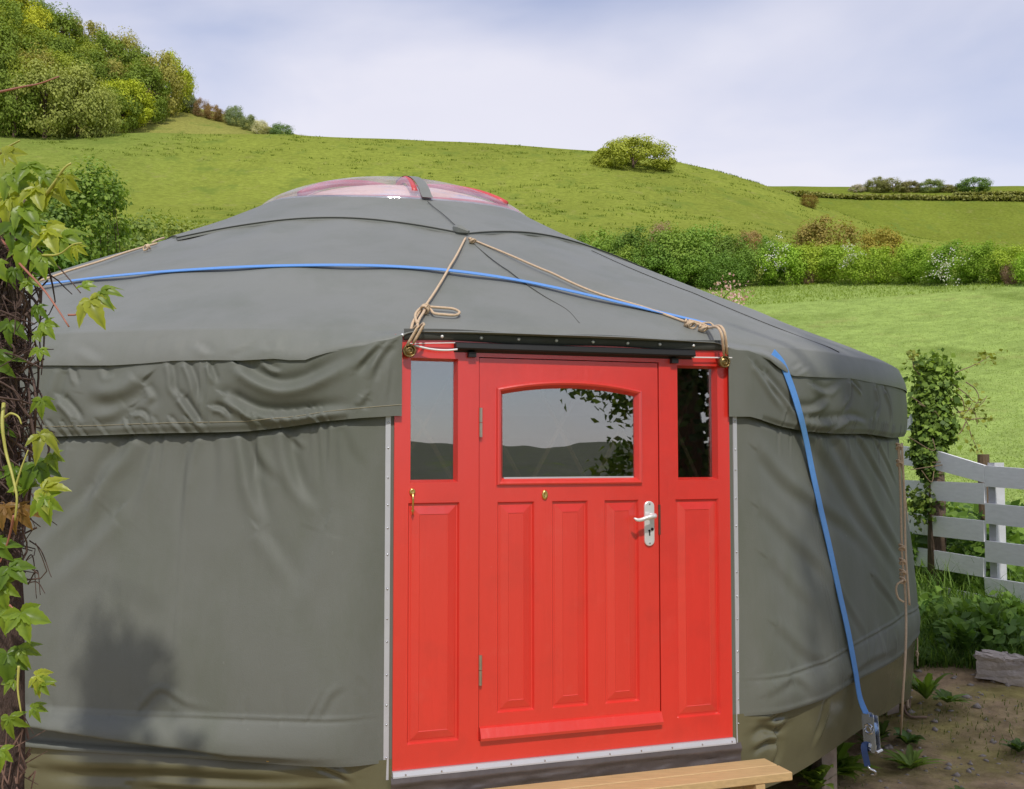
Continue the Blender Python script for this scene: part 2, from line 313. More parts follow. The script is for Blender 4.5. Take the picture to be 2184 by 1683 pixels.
def ground_mat():
    m = bpy.data.materials.new('ground'); m.use_nodes = True; nt = m.node_tree; b = nt.nodes['Principled BSDF']
    b.inputs['Roughness'].default_value = 1; b.inputs['Specular IOR Level'].default_value = 0
    ca = N(nt, 'ShaderNodeAttribute', attribute_name='gcol'); so = N(nt, 'ShaderNodeAttribute', attribute_name='soil')
    tc = N(nt, 'ShaderNodeTexCoord')
    def noise(sc, st=(1, 1, 1), det=6, ro=.6):
        mp = N(nt, 'ShaderNodeMapping'); mp.inputs['Scale'].default_value = st; L(nt, tc.outputs['Object'], mp.inputs[0])
        n = N(nt, 'ShaderNodeTexNoise', Scale=sc, Detail=det, Roughness=ro); L(nt, mp.outputs[0], n.inputs['Vector']); return n.outputs[0]
    def rng_(v, a, b_, c, d):
        r = N(nt, 'ShaderNodeMapRange'); L(nt, v, r.inputs[0])
        for i, q in enumerate((a, b_, c, d)): r.inputs[i+1].default_value = q
        return r.outputs[0]
    def mul(c, f):
        n = N(nt, 'ShaderNodeVectorMath', operation='SCALE'); L(nt, c, n.inputs[0]); L(nt, f, n.inputs['Scale']); return n.outputs[0]
    g = mul(ca.outputs['Color'], rng_(noise(.045, (1, 1, .3), 5), .3, .7, .86, 1.14))
    g = mul(g, rng_(noise(1.3, (1, 1, 1), 9, .85), .3, .7, .58, 1.42))
    tuft = rng_(noise(.22, (1, .5, .8), 5, .65), .545, .65, 0, .62)
    mt = N(nt, 'ShaderNodeMix', data_type='RGBA'); L(nt, tuft, mt.inputs[0]); L(nt, g, mt.inputs[6]); mt.inputs[7].default_value = (.13, .185, .035, 1)
    dry = rng_(noise(.5, (1, .6, .8), 6, .75), .56, .70, 0, .42)
    md = N(nt, 'ShaderNodeMix', data_type='RGBA'); L(nt, dry, md.inputs[0]); L(nt, mt.outputs[2], md.inputs[6]); md.inputs[7].default_value = (.29, .27, .10, 1)
    s1 = noise(5, (1, 1, 1), 8, .65); s2 = noise(1.6, (1, 1, 1), 5)
    ms = N(nt, 'ShaderNodeMix', data_type='RGBA'); L(nt, rng_(s2, .42, .6, 0, .85), ms.inputs[0]); ms.inputs[6].default_value = (.42, .30, .18, 1); ms.inputs[7].default_value = (.34, .29, .10, 1)
    sc = mul(ms.outputs[2], rng_(s1, .3, .7, .55, 1.5))
    mm = N(nt, 'ShaderNodeMix', data_type='RGBA'); L(nt, so.outputs['Fac'], mm.inputs[0]); L(nt, md.outputs[2], mm.inputs[6]); L(nt, sc, mm.inputs[7])
    L(nt, mm.outputs[2], b.inputs['Base Color'])
    bp = N(nt, 'ShaderNodeBump', Strength=.9, Distance=.03); L(nt, noise(14, (1, 1, 1), 8, .7), bp.inputs['Height'])
    b2 = N(nt, 'ShaderNodeBump', Strength=.8, Distance=.30); L(nt, noise(.55, (1, 1, 1), 7, .7), b2.inputs['Height']); L(nt, bp.outputs[0], b2.inputs['Normal'])
    bm = N(nt, 'ShaderNodeMix', data_type='VECTOR'); L(nt, so.outputs['Fac'], bm.inputs[0]); L(nt, b2.outputs[0], bm.inputs[4]); L(nt, bp.outputs[0], bm.inputs[5]); L(nt, bm.outputs[1], b.inputs['Normal'])
    return m
ground = mk('ground', np.stack([GX, GY, GZ], -1).reshape(-1, 3), gridfaces(len(rs), len(azs), True)[:, ::-1].copy(), ground_mat(), smooth=True, attr={'gcol': col.reshape(-1, 3), 'soil': soil.ravel()}, kind='structure')

# ------------------------------------------------------------------ yurt geometry frame
TH = math.radians(18.6); UH = np.array([math.cos(TH), math.sin(TH), 0]); NH = np.array([math.sin(TH), -math.cos(TH), 0]); ZH = np.array([0, 0, 1.])
R0, AP = 3.60, 3.60
P0 = np.array([(1200-CX)/F*4.43, 4.43, 0]); DC = P0+.039*UH; AX = DC-NH*AP
def DP(u, z, d=0): return DC+u*UH+d*NH+np.array([0, 0, z])          # u from the door's middle, z height, d out of the door face
def dpix(px, py, d=0):
    r = ray(px, py); o = np.array([0, 0, EYE]); t = ((DC+d*NH-o)@NH)/(r@NH); p = o+r*t; return (p-DC)@UH, p[2]
def cyl(px, py, R=R0):
    r = ray(px, py); o = np.array([0, 0, EYE])-AX; a = r[0]**2+r[1]**2; b = o[0]*r[0]+o[1]*r[1]; c = o[0]**2+o[1]**2-R*R
    D = b*b-a*c; t = (-b-math.sqrt(max(D, 0)))/a; p = o+r*t
    return math.atan2(p@UH, p@NH), p[2]
def PSI(psi, rad, z):
    psi = np.asarray(psi, float); return AX+np.sin(psi)[..., None]*(rad[..., None]*UH)+np.cos(psi)[..., None]*(rad[..., None]*NH)+np.asarray(z)[..., None]*ZH
def curve_z(pts, extra_l, extra_r, R=R0):
    q = sorted([cyl(x, y, R) for x, y in pts]); a = np.array([i[0] for i in q]); z = np.array([i[1] for i in q])
    return lambda p: np.interp(p, np.r_[-math.pi, a[0]-.4, a, a[-1]+.4, math.pi], np.r_[extra_l, extra_l, z, extra_r, extra_r])
DOORZ = 2.234; PE = math.atan(.775/AP)
_sl = [(93, 779), (190, 779.5), (238, 779), (303, 775), (368, 769), (451, 768), (515, 769), (587, 765.5), (617, 769), (654, 769), (669, 763), (703, 753.6), (779, 743), (803, 735), (830, 731)]
_sr = [(1577, 753), (1626, 769.5), (1652, 786), (1688, 802), (1756, 805), (1821, 807), (1869, 816.5), (1908, 824)]
_seam = curve_z(_sl+_sr, 2.12, 2.12, 3.66)
def seam_z(p):
    p = np.asarray(p, float); d = 1-sm(np.abs(p), PE-.025, PE+.01); return _seam(p)*(1-d)+DOORZ*d
val_z = curve_z([(108, 931), (186, 929), (281, 925.5), (368, 923.4), (465, 922), (526, 920), (610, 911.5), (692.5, 899.6), (768, 893), (845, 888), (1560, 889.5), (1577, 889.5), (1594, 894), (1658, 909), (1723, 920), (1788, 925), (1853, 925), (1910, 934)], 1.84, 1.86, 3.65)
skt_z = curve_z([(64, 1590), (400, 1611), (816, 1627), (1601, 1522), (1663, 1510), (1755, 1488), (1829, 1448), (1909, 1405), (1945, 1368)], .5, .52, 3.68)
skb_z = curve_z([(64, 1790), (816, 1800), (1678, 1672), (1749, 1634), (1836, 1574), (1891, 1534), (1937, 1504)], .1, .12, 3.68)
hem_z = curve_z([(60, 1505), (400, 1520), (820, 1521), (1749, 1408), (1817, 1371), (1879, 1337), (1920, 1310)], .66, .72, 3.67)
class Folds:
    def __init__(s, R=R0): s.R = R; s.it = []
    def px(s, pts, amp, wd, kind='fold', taper=(.15, .3)):
        q = [cyl(x, y, s.R) for x, y in pts]; q = np.array([(p*s.R, z, 0) for p, z in q]); q = spline(q, 5*len(q))[:, :2] if len(q) > 2 else q[:, :2]
        s.it.append((q, amp, wd, kind, taper)); return s
    def sz(s, pts, amp, wd, kind='fold', taper=(.15, .3)):
        s.it.append((np.array(pts, float), amp, wd, kind, taper)); return s
    def ev(s, S, Z):
        D = np.zeros(S.shape)
        for P, amp, wd, kind, tp in s.it:
            m = (S > P[:, 0].min()-3*wd) & (S < P[:, 0].max()+3*wd) & (Z > P[:, 1].min()-3*wd) & (Z < P[:, 1].max()+3*wd)
            if not m.any(): continue
            x = S[m]; y = Z[m]; best = np.full(x.shape, 1e9); sg = np.zeros(x.shape); tt = np.zeros(x.shape)
            ln = np.r_[0, np.cumsum(np.linalg.norm(np.diff(P, axis=0), axis=1))]
            for i in range(len(P)-1):
                e = P[i+1]-P[i]; l2 = e@e; t = np.clip(((x-P[i, 0])*e[0]+(y-P[i, 1])*e[1])/l2, 0, 1)
                dx = x-P[i, 0]-t*e[0]; dy = y-P[i, 1]-t*e[1]; d = np.hypot(dx, dy); u = d < best
                best = np.where(u, d, best); sg = np.where(u, np.sign(e[0]*dy-e[1]*dx), sg); tt = np.where(u, (ln[i]+t*math.sqrt(l2))/ln[-1], tt)
            ta = np.minimum(1, np.minimum((tt+.05)/tp[0] if tp[0] > 0 else 1, (1.02-tt)/tp[1] if tp[1] > 0 else 1)); ta = np.clip(ta, 0, 1)
            g = np.exp(-(best/wd)**2)
            D[m] += amp*ta*(sg*best/wd*g*1.6 if kind == 'fold' else g)
        return D
def psi_cols(e_l, e_r, ds=.006):
    """columns from the right door edge right round the back to the left door edge, dense where the picture looks"""
    a = np.arange(e_r, 1.02, ds/R0); b = np.linspace(1.02, 2*math.pi-1.28, 90)[1:-1]; c = np.arange(2*math.pi-1.28, 2*math.pi-e_l, ds/R0)
    return np.r_[a, b, c, 2*math.pi-e_l]
def wrap(p): return (p+math.pi) % (2*math.pi)-math.pi
def pin(rad, PP, d, wd=.05):
    w_ = np.exp(-(np.clip(np.abs(PP)-PE, 0, 9)/wd)**2); return rad*(1-w_)+(AP/np.maximum(np.cos(PP), .5)+d)*w_
def door_bump(p, amt=.075): return amt*np.exp(-(np.clip(np.abs(p)-PE, 0, 9)/.13)**2)

yurt = thing('yurt', 'round grey-green canvas yurt with red front door and clear domed crown', 'yurt', tuple(AX))

# --- wall canvas
WF = Folds()
for pts, a, wd in [([(280, 931), (262, 965), (224, 1007), (190, 1087), (172, 1165)], .020, .05), ([(416, 931), (404, 975), (398, 1055), (396, 1130)], .011, .028),
                   ([(524, 923), (532, 975), (548, 1055), (580, 1135)], -.020, .038), ([(530, 923), (556, 980), (604, 1030)], .010, .03), ([(612, 912), (618, 967), (640, 1035), (684, 1090)], -.017, .036),
                   ([(625, 935), (655, 962)], .006, .015), ([(465, 930), (470, 1000), (462, 1080)], .006, .03), ([(330, 931), (318, 990), (300, 1060), (290, 1110)], .008, .03),
                   ([(740, 910), (760, 960), (800, 1010)], .006, .03), ([(696, 1130), (660, 1230), (620, 1300)], .007, .06), ([(250, 1100), (180, 1180), (110, 1250)], .010, .05), ([(210, 1040), (130, 1120), (70, 1180)], .008, .04),
                   ([(560, 1130), (600, 1180), (640, 1250)], -.006, .04), ([(700, 1500), (722, 1462), (748, 1448)], .006, .02), ([(330, 1495), (365, 1462), (420, 1490), (470, 1500)], .005, .018), ([(780, 1440), (800, 1470), (815, 1500)], .006, .02), ([(140, 950), (120, 1040), (70, 1130)], .008, .04)]:
    WF.px(pts, a*1.15, wd, 'fold', (.08, .5))
for pts, a, wd in [([(1776, 925), (1835, 1030), (1885, 1145), (1918, 1215)], .020, .05), ([(1724, 935), (1775, 1003), (1815, 1080), (1872, 1178), (1900, 1240)], .022, .055), ([(1588, 965), (1658, 1030), (1737, 1081), (1790, 1120), (1855, 1200)], .018, .05),
                   ([(1588, 1085), (1658, 1146), (1712, 1195), (1770, 1270)], .014, .05), ([(1600, 1190), (1660, 1250), (1720, 1310)], .010, .05), ([(1830, 930), (1870, 1000), (1905, 1090)], .014, .03), ([(1865, 930), (1890, 980), (1912, 1040)], .012, .022),
                   ([(1760, 1250), (1800, 1330), (1820, 1360)], .008, .03), ([(1840, 1230), (1880, 1300), (1890, 1330)], .01, .03), ([(1610, 1330), (1680, 1390), (1750, 1410)], .009, .04), ([(1588, 1470), (1640, 1440), (1690, 1470)], .01, .03), ([(1770, 1440), (1820, 1405), (1870, 1385)], .009, .025)]:
    WF.px(pts, a*.7, wd, 'fold', (.08, .4))
for dx in (0, 5): WF.px([(400+dx, 940), (397+dx, 1100), (395+dx, 1300), (393+dx, 1500)], .0022, .005, 'ridge', (0, 0))
for dx in (0, 6): WF.px([(1712+dx, 925), (1720+dx, 1000), (1724+dx, 1100), (1727+dx, 1230), (1741+dx, 1330), (1750+dx, 1408), (1755+dx, 1480)], .004, .007, 'ridge', (0, 0))
for i in range(70):      # short gathers hanging below the valance
    s0 = random.uniform(-4.6, 3.3); z0 = 1.86; WF.sz([(s0, z0), (s0+random.uniform(-.03, .03), z0-random.uniform(.08, .3))], random.uniform(.002, .006), random.uniform(.01, .022), 'fold', (.02, .7))
for i in range(60):      # puckers at the hem
    s0 = random.uniform(-4.6, 3.3); z0 = .70; WF.sz([(s0, z0), (s0+random.uniform(-.08, .08), z0+random.uniform(.04, .16))], random.uniform(.002, .005), random.uniform(.012, .03), 'fold', (.02, .7))
cols = psi_cols(math.atan(.7725/AP), math.atan(.7725/AP)); p = wrap(cols)
nr = 190; t = np.linspace(0, 1, nr)[:, None]
ztop = val_z(p)+.07; zbot = skt_z(p)-.0
Z = ztop*(1-t)+zbot*t; PP = np.broadcast_to(p, Z.shape); S = PP*R0
flare = .092*sm(-Z, -1.8, -.7)
rad = R0+flare+door_bump(PP)-.022*sm(Z, val_z(p)-.03, val_z(p)+.02)+WF.ev(S, Z)+.012*vnoise(S, Z*.6, 1.3, 1, 2)+.004*vnoise(S, Z, 5, 2, 2)
hz = hem_z(p)[None]; sz_ = zbot[None]; k = (hz-Z)/(hz-sz_+1e-6)     # below the hem: 0 at hem, 1 at canvas edge
left = sm(-PP, .18, .5)*(np.abs(PP) < 1.4)
pa_, pb_ = cyl(90, 1540)[0], cyl(450, 1590)[0]; lip = .33+.42*np.clip((PP-pa_)/(pb_-pa_), -.2, 1.15)
bul = np.where(k > 0, np.where(k < lip, np.sin(np.clip(k/lip, 0, 1)*math.pi/2), 1-1.45*sm(k, lip, lip+.14+0*k)+.45*sm(k, .84, .93)), 0)
rad = rad+left*bul*(.085-.03*sm(PP, -1.0, -.35))+(1-left)*.012*np.sin(np.clip(k, 0, 1)*math.pi)
rad = rad+.006*np.exp(-((Z-hz)/.006)**2)-.004*np.exp(-((Z-hz+.012)/.006)**2)
rad = rad+.005*np.exp(-((Z-sz_-.012)/.012)**2)
rad = pin(rad, PP, -.010)
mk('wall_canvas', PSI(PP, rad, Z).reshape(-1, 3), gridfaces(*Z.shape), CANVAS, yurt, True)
# a vertical seam on the right wall and one on the left
def wallrad(ps, z):
    ps = np.asarray(ps, float); z = np.asarray(z, float); return R0+.092*sm(-z, -1.8, -.7)+door_bump(ps)+WF.ev(ps*R0, z)+.012*vnoise(ps*R0, z*.6, 1.3, 1, 2)+.004*vnoise(ps*R0, z, 5, 2, 2)
def wallpt(px, py, off=.004):
    ps, z = cyl(px, py, R0+.03); rr = float(wallrad(np.array([ps]), np.array([z]))[0])+off
    ps, z = cyl(px, py, rr); rr = float(wallrad(np.array([ps]), np.array([z]))[0])+off
    return PSI(np.array([ps]), np.array([rr]), np.array([z]))[0]
# --- skirt
p2 = wrap(psi_cols(math.atan(.772/AP), math.atan(.772/AP), .012)); nr = 46; t = np.linspace(0, 1, nr)[:, None]
KF = Folds(3.68)
for pts, a, wd in [([(1585, 1560), (1610, 1545), (1640, 1552), (1668, 1540)], .03, .03), ([(1590, 1535), (1620, 1530), (1660, 1520)], .02, .02), ([(1588, 1600), (1620, 1580), (1655, 1578)], .03, .025), ([(1640, 1560), (1650, 1600), (1640, 1640)], -.02, .03),
                   ([(1755, 1490), (1750, 1540), (1735, 1600)], .012, .02), ([(100, 1640), (400, 1650), (600, 1660), (760, 1655)], .03, .04), ([(300, 1678), (600, 1690), (780, 1676)], .03, .03), ([(690, 1630), (740, 1650), (765, 1668)], .02, .015)]:
    KF.px(pts, a, wd, 'fold', (.2, .3))
zt = skt_z(p2)+.012; zb = skb_z(p2); Z = zt*(1-t)+zb*t; PP = np.broadcast_to(p2, Z.shape); S = PP*R0
rad = R0+.078+door_bump(PP, .035)-.05*t+KF.ev(S, Z)+.012*vnoise(S, Z*3, 1.2, 11, 2)+.007*vnoise(S*.7, Z, 5, 12, 2)
rad = pin(rad, PP, -.006, .04)
mk('skirt', PSI(PP, rad, Z).reshape(-1, 3), gridfaces(*Z.shape), VINYL, yurt, True)
# brass eyelet in the wall hem on the left
def eyelet(px, py, r=.011, mt=BRASS):
    c = wallpt(px, py, .006); ps, _ = cyl(px, py); n = math.sin(ps)*UH+math.cos(ps)*NH; a = np.cross(ZH, n)
    th = np.linspace(0, 2*math.pi, 17); MB().tube([c+r*(math.cos(q)*a+math.sin(q)*ZH) for q in th], .0035, 6, False).build('eyelet', mt, yurt, smooth=True)
eyelet(572, 1617)

# --- valance band
VF = Folds(3.66)
A = lambda x, y: (x/4.624, 655.2+y/4.624)
B = lambda x, y: (422.2+x/4.624, 655.2+y/4.624)
for pts, a, wd in [([B(450, 570), B(620, 690), B(850, 775), B(1050, 755), B(1300, 650), B(1600, 495)], .034, .030), ([B(340, 880), B(480, 965), B(640, 1035), B(900, 1060), B(1300, 1020), B(1560, 1000)], .038, .026),
                   ([B(200, 985), B(300, 1015), B(370, 1100)], .018, .014), ([B(1840, 385), B(1730, 490), B(1590, 650)], .022, .016), ([B(1945, 380), B(1860, 480), B(1800, 600), B(1755, 740)], .026, .016), ([B(1935, 600), B(1915, 800), B(1900, 960)], .008, .010),
                   ([B(700, 540), B(770, 600), B(880, 630)], .013, .014), ([B(150, 560), B(200, 680), B(230, 760)], .014, .014), ([B(1700, 900), B(1640, 1000)], .014, .016), ([B(500, 1020), B(600, 1110)], .012, .012),
                   ([A(740, 585), A(765, 660), A(815, 770)], .012, .013), ([A(650, 905), A(740, 1000), A(850, 1155)], .026, .020), ([A(1440, 740), A(1330, 840), A(1100, 905), A(900, 860)], .026, .040), ([A(1835, 885), A(1920, 1010), A(2000, 1130), A(2060, 1200)], .026, .016),
                   ([A(1710, 545), A(1740, 650), A(1760, 800), A(1840, 900)], .014, .016), ([A(1880, 540), A(1950, 700), A(2000, 950)], .018, .016), ([A(1370, 1045), A(1450, 1045), A(1510, 1130)], .015, .013), ([A(640, 620), A(600, 800), A(560, 950)], .012, .025), ([A(1060, 600), A(1090, 670), A(1180, 640)], .010, .018),
                   ([A(1480, 780), A(1560, 900), A(1500, 980)], .012, .02), ([A(1300, 1000), A(1180, 1080), A(950, 1130)], .016, .03)]:
    VF.px(pts, -a*.86, wd*1.15, 'fold', (.12, .35))
C_ = lambda x, y: (1528.8+x/3.083, 691.6+y/3.083)
for pts, a, wd in [([C_(250, 330), C_(380, 450), C_(520, 610)], .022, .022), ([C_(160, 260), C_(260, 400), C_(420, 560)], .016, .02), ([C_(520, 560), C_(640, 550), C_(740, 470)], .02, .024), ([C_(880, 380), C_(870, 480), C_(830, 570)], .02, .018), ([C_(900, 380), C_(960, 450)], .014, .014), ([C_(1050, 410), C_(1062, 520), C_(1040, 600)], .018, .02), ([C_(1110, 420), C_(1140, 530), C_(1150, 640)], .02, .02),
                   ([C_(560, 620), C_(700, 640), C_(900, 600)], .018, .025), ([C_(620, 400), C_(720, 440), C_(820, 380)], .012, .02), ([C_(760, 700), C_(860, 620), C_(1000, 640)], .012, .02)]:
    VF.px(pts, -a*.9, wd*1.15, 'fold', (.12, .35))
for dx in (0, 17): VF.px([(437+dx, 770), (438+dx, 840), (440+dx, 918)], .004, .006, 'ridge', (0, 0))
for i in range(46):       # hem pleats running down to the right
    s0 = random.uniform(-4.6, -.95); z0 = float(val_z(s0/R0)); l = random.uniform(.03, .06); VF.sz([(s0, z0+.055), (s0+l*.9, z0)], -random.uniform(.004, .010), random.uniform(.008, .014), 'fold', (.05, 0))
for i in range(22):
    s0 = random.uniform(1.0, 3.2); z0 = float(val_z(s0/R0)); VF.sz([(s0, z0+.06), (s0-.02, z0)], -random.uniform(.004, .009), random.uniform(.010, .02), 'fold', (.05, 0))
pv = wrap(psi_cols(math.atan(.743/AP), math.atan(.757/AP))); nr = 66; t = np.linspace(0, 1, nr)[:, None]
zt = seam_z(pv)+.006; zb = val_z(pv); Z = zt*(1-t)+zb*t; PP = np.broadcast_to(pv, Z.shape); S = PP*R0
rad = R0+.036+door_bump(PP, .055)+.008*np.sin(t*math.pi)-.010*sm(t, .9, 1.0)*(np.abs(PP) > PE+.05)
rad = pin(rad, PP, .022, .05); ff = VF.ev(S, Z)+.008*vnoise(S, Z*1.2, 3, 21, 2); edge_w = .35+.65*sm(np.abs(PP), PE-.01, PE+.05); rad = rad+ff*edge_w
rad = np.maximum(rad, pin(R0+.012+door_bump(PP, .055), PP, .008, .05))
mk('valance', PSI(PP, rad, Z).reshape(-1, 3), gridfaces(*Z.shape), CANVAS, yurt, True)
hemv = PSI(pv, rad[int(nr*.86)]+.001, Z[int(nr*.86)])
mk('hem_stitching', *(lambda m: (np.concatenate(m.V), m.F))(MB().tube(hemv[pv < 0][::3], .0016, 4)), pmat('stitch', (.30, .27, .19), .8), yurt)

# --- roof canvas
PR = np.array([(.90, 3.563), (1.15, 3.421), (1.4, 3.289), (1.8, 3.101), (2.3, 2.886), (2.8, 2.673), (3.2, 2.462), (3.45, 2.333), (3.54, 2.290), (3.605, 2.25)])
def tilt(x, r): return -.0168*(x-AX[0])*(1-sm(r, 2.7, 3.6))
def roof_z(x, y): 
    r = np.hypot(x-AX[0], y-AX[1]); return np.interp(r, PR[:, 0], PR[:, 1])+tilt(x, r)
def roofpt(px, py, off=.0):
    d = ray(px, py); t_ = np.linspace(3.2, 9.5, 5000); x = d[0]*t_; y = d[1]*t_; zz = EYE+d[2]*t_
    r = np.hypot(x-AX[0], y-AX[1]); rz = np.where(r < 3.605, roof_z(x, y)+off, 0); i = int(np.argmax(rz >= zz)); return np.array([x[i], y[i], zz[i]])
def roofon(q, off):
    q = np.array(q, float); q[2] = float(roof_z(q[0], q[1]))+off; return q
pc = np.r_[np.arange(-1.3, 1.25, .006), np.linspace(1.25, 2*math.pi-1.3, 130)[1:-1]]; pcw = wrap(pc)
d_ = np.r_[0, np.cumsum(np.hypot(*np.diff(PR, axis=0).T))]; d0_ = np.interp(1.165, PR[:, 0], d_); tt = np.r_[np.linspace(d0_, d_[-1]*.86, 70), np.linspace(d_[-1]*.86, d_[-1], 26)[1:]]
rr_ = np.interp(tt, d_, PR[:, 0]); zz_ = np.interp(tt, d_, PR[:, 1])
from itertools import accumulate
for _ in range(3): rr_[1:-1] = .25*rr_[:-2]+.5*rr_[1:-1]+.25*rr_[2:]; zz_[1:-1] = .25*zz_[:-2]+.5*zz_[1:-1]+.25*zz_[2:]
nd = 26; td = np.linspace(0, 1, nd+1)[1:, None]
dw = 1-sm(np.abs(pcw), PE-.05, PE+.03)            # over the door
RO = np.broadcast_to(rr_[:, None], (len(rr_), len(pc))).copy(); ZO = np.broadcast_to(zz_[:, None], RO.shape).copy()
PB = np.broadcast_to(pcw, RO.shape); SB = PB*R0
xx = AX[0]+np.sin(PB)*RO*UH[0]+np.cos(PB)*RO*NH[0]
ZO = ZO+tilt(xx, RO)-.006*(1-np.cos(PB*32))*sm(RO, 1.2, 2.0)*(1-sm(RO, 3.1, 3.5))+.010*vnoise(PB*RO, RO, 1.5, 31, 2)*sm(RO, 1.1, 1.6)
kz = ZO[-1]; kr = RO[-1]; sz2 = seam_z(pcw)
RF = Folds(3.66)
for pts, a, wd in [([A(730, 330), A(738, 560)], .008, .012), ([A(1600, 230), A(1530, 310), A(1510, 500)], .010, .014), ([A(1830, 300), A(1810, 480)], .010, .014), ([A(800, 380), A(1000, 500), A(1060, 540)], .010, .022), ([B(30, 350), B(110, 420), B(160, 480)], .012, .016), ([A(560, 360), A(470, 500)], .008, .02),
                   ([B(520, 360), B(440, 430), B(380, 480)], .008, .016), ([B(700, 370), B(770, 440)], .009, .016), ([B(900, 230), B(850, 330), B(880, 430)], .008, .022), ([B(1220, 240), B(1230, 330), B(1150, 420)], .008, .022), ([B(1420, 360), B(1560, 330), B(1720, 280)], .010, .025), ([B(1700, 330), B(1900, 250), B(2060, 200)], .010, .02),
                   ([C_(200, 130), C_(350, 200), C_(450, 300)], .02, .025), ([C_(100, 150), C_(260, 190), C_(380, 270)], .014, .02), ([C_(480, 300), C_(560, 250)], .012, .012), ([C_(500, 330), C_(600, 270)], .01, .012)]:
    RF.px(pts, -a*.7, wd*1.2, 'fold', (.25, .35))
rb = kr+(R0+.046+door_bump(pcw, .065)-kr)
RD = kr[None]+(rb-kr)[None]*np.sin(td*math.pi/2)-td**2*(.030+.045*np.clip(1-(pcw/PE)**2, 0, 1))[None]*dw[None]; ZD = kz[None]*(1-td)+sz2[None]*td
RD = RD+RF.ev(np.broadcast_to(pcw*R0, RD.shape), ZD)*np.sin(np.clip(td*1.2+.25, 0, 1)*math.pi/2)+.006*vnoise(np.broadcast_to(pcw*R0, RD.shape), ZD*1.5, 2.6, 33, 2)*td
RA = np.concatenate([RO, RD]); ZA = np.concatenate([ZO, ZD]); PA = np.broadcast_to(pcw, RA.shape)
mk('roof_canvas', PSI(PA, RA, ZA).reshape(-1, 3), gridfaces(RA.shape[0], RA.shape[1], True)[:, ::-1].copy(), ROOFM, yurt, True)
def rho(p): return 1.03+.19*np.exp(-((wrap(np.asarray(p, float))+.21)/.8)**2)
def ring_z(p): return np.interp(rho(p), PR[:, 0], PR[:, 1])
# crown cover with scalloped edge
def rp_polar(q): v = q-AX; return math.atan2(v@UH, v@NH), math.hypot(v[0], v[1])
ca, ra = rp_polar(roofpt(990, 503)); cb, rbb = rp_polar(roofpt(335, 523)); mpsi, rm = rp_polar(roofpt(700, 468))
step = ca-cb; ncor = max(5, round(2*math.pi/step)); 
def cover_edge(p):
    f = ((p-ca)/(2*math.pi/ncor)) % 1.0; s_ = np.abs(f-.5)*2
    return rm+(ra-rm)*s_**2.2
pk = np.linspace(0, 2*math.pi, 481)[:-1]+ca; ed = cover_edge(pk); tk = np.linspace(0, 1, 26)[:, None]
rin = .968*rho(pk); rk = rin+(ed-rin)*tk; PK = np.broadcast_to(pk, rk.shape); XK = AX[0]+np.sin(PK)*rk*UH[0]+np.cos(PK)*rk*NH[0]
zk = np.interp(rk, PR[:, 0], PR[:, 1])+tilt(XK, rk)+.010+.006*tk**6
V1 = PSI(PK, rk, zk); V2 = PSI(pk[None], ed[None]*1.0, zk[-1:]-.022)
mk('crown_cover', np.concatenate([V1, V2]).reshape(-1, 3), gridfaces(27, 480, True)[:, ::-1].copy(), ROOFM, yurt, True)
mk('cover_binding', *(lambda m: (np.concatenate(m.V), m.F))(MB().tube(np.concatenate([PSI(pk, ed+.002, zk[-1]-.004), PSI(pk[:1], ed[:1]+.002, zk[-1][:1]-.004)]), .003, 5, False)), SEAMM, yurt)
# crown: clear dome, grey strips, red wheel, pale lining
def dome(r_, h, z0, n=24, m=96):
    q = np.linspace(0, 1, n)[:, None]; a = np.linspace(0, 2*math.pi, m, endpoint=False)
    rr = r_*rho(a)[None]*np.sin(q*math.pi/2)*np.ones((1, m)); zb_ = ring_z(a)[None]+z0; zz = zb_+(3.772-h-zb_)*(np.cos(q*math.pi/2)**1.5); return np.broadcast_to(a, rr.shape), rr, zz
a, rr, zz = dome(1.0, 0, .008, 30, 120); rr = np.maximum(rr, 1e-3)
xx = AX[0]+np.sin(a)*rr*UH[0]+np.cos(a)*rr*NH[0]
dm = mk('crown_dome', PSI(a, rr, zz+tilt(xx, rr*0)).reshape(-1, 3), gridfaces(*rr.shape, True)[:, ::-1].copy(), CLEAR, yurt, True)
def dome_z(r, p): z0 = float(ring_z(p))+.008; return z0+(3.772-z0)*max(0, math.cos(math.asin(min(1, r/float(rho(p))))))**1.5
stp = rp_polar(roofpt(913, 433))[0]
for k in (0, 3):
    ps = stp+k*math.pi/3; V = []
    for i in range(22):
        r_ = (float(rho(ps))+.012)*(1-i/22)+.02; 
        for sg in (-1, 1):
            q = ps+sg*.036/max(r_, .2); x_ = AX[0]+math.sin(q)*r_*UH[0]+math.cos(q)*r_*NH[0]
            V.append(PSI(np.array([q]), np.array([r_]), np.array([dome_z(r_, ps)+.010+tilt(x_, 0)]))[0])
    mk('dome_strip', V, [(2*i, 2*i+1, 2*i+3, 2*i+2) for i in range(21)], ROOFM, dm, True)
q = np.linspace(0, 2*math.pi, 49); RING = pmat('crown_red', (.55, .06, .06), .4, .1, 6)
wh = MB()
for k in range(8):
    a0 = stp-.06+k*math.pi/4
    pts = [PSI(np.array([a0]), np.array([r_]), np.array([dome_z(r_, a0)-.022]))[0] for r_ in np.linspace(.93*float(rho(a0)), .06, 14)]
    wh.tube(pts, .026, 6)
wh.tube(PSI(q, rho(q)*.92, ring_z(q)+.02), .03, 6, False)
wh.build('crown_wheel', RING, yurt, smooth=True)
a, rr, zz = dome(.965, .04, -.01, 20, 64); rr = np.maximum(rr, 1e-3)
LIN = pmat('crown_lining', (.78, .55, .44), .8, .5, 2.0, col2=(.50, .48, .60), thr=(.54, .66), stretch=(1, 1, 8))
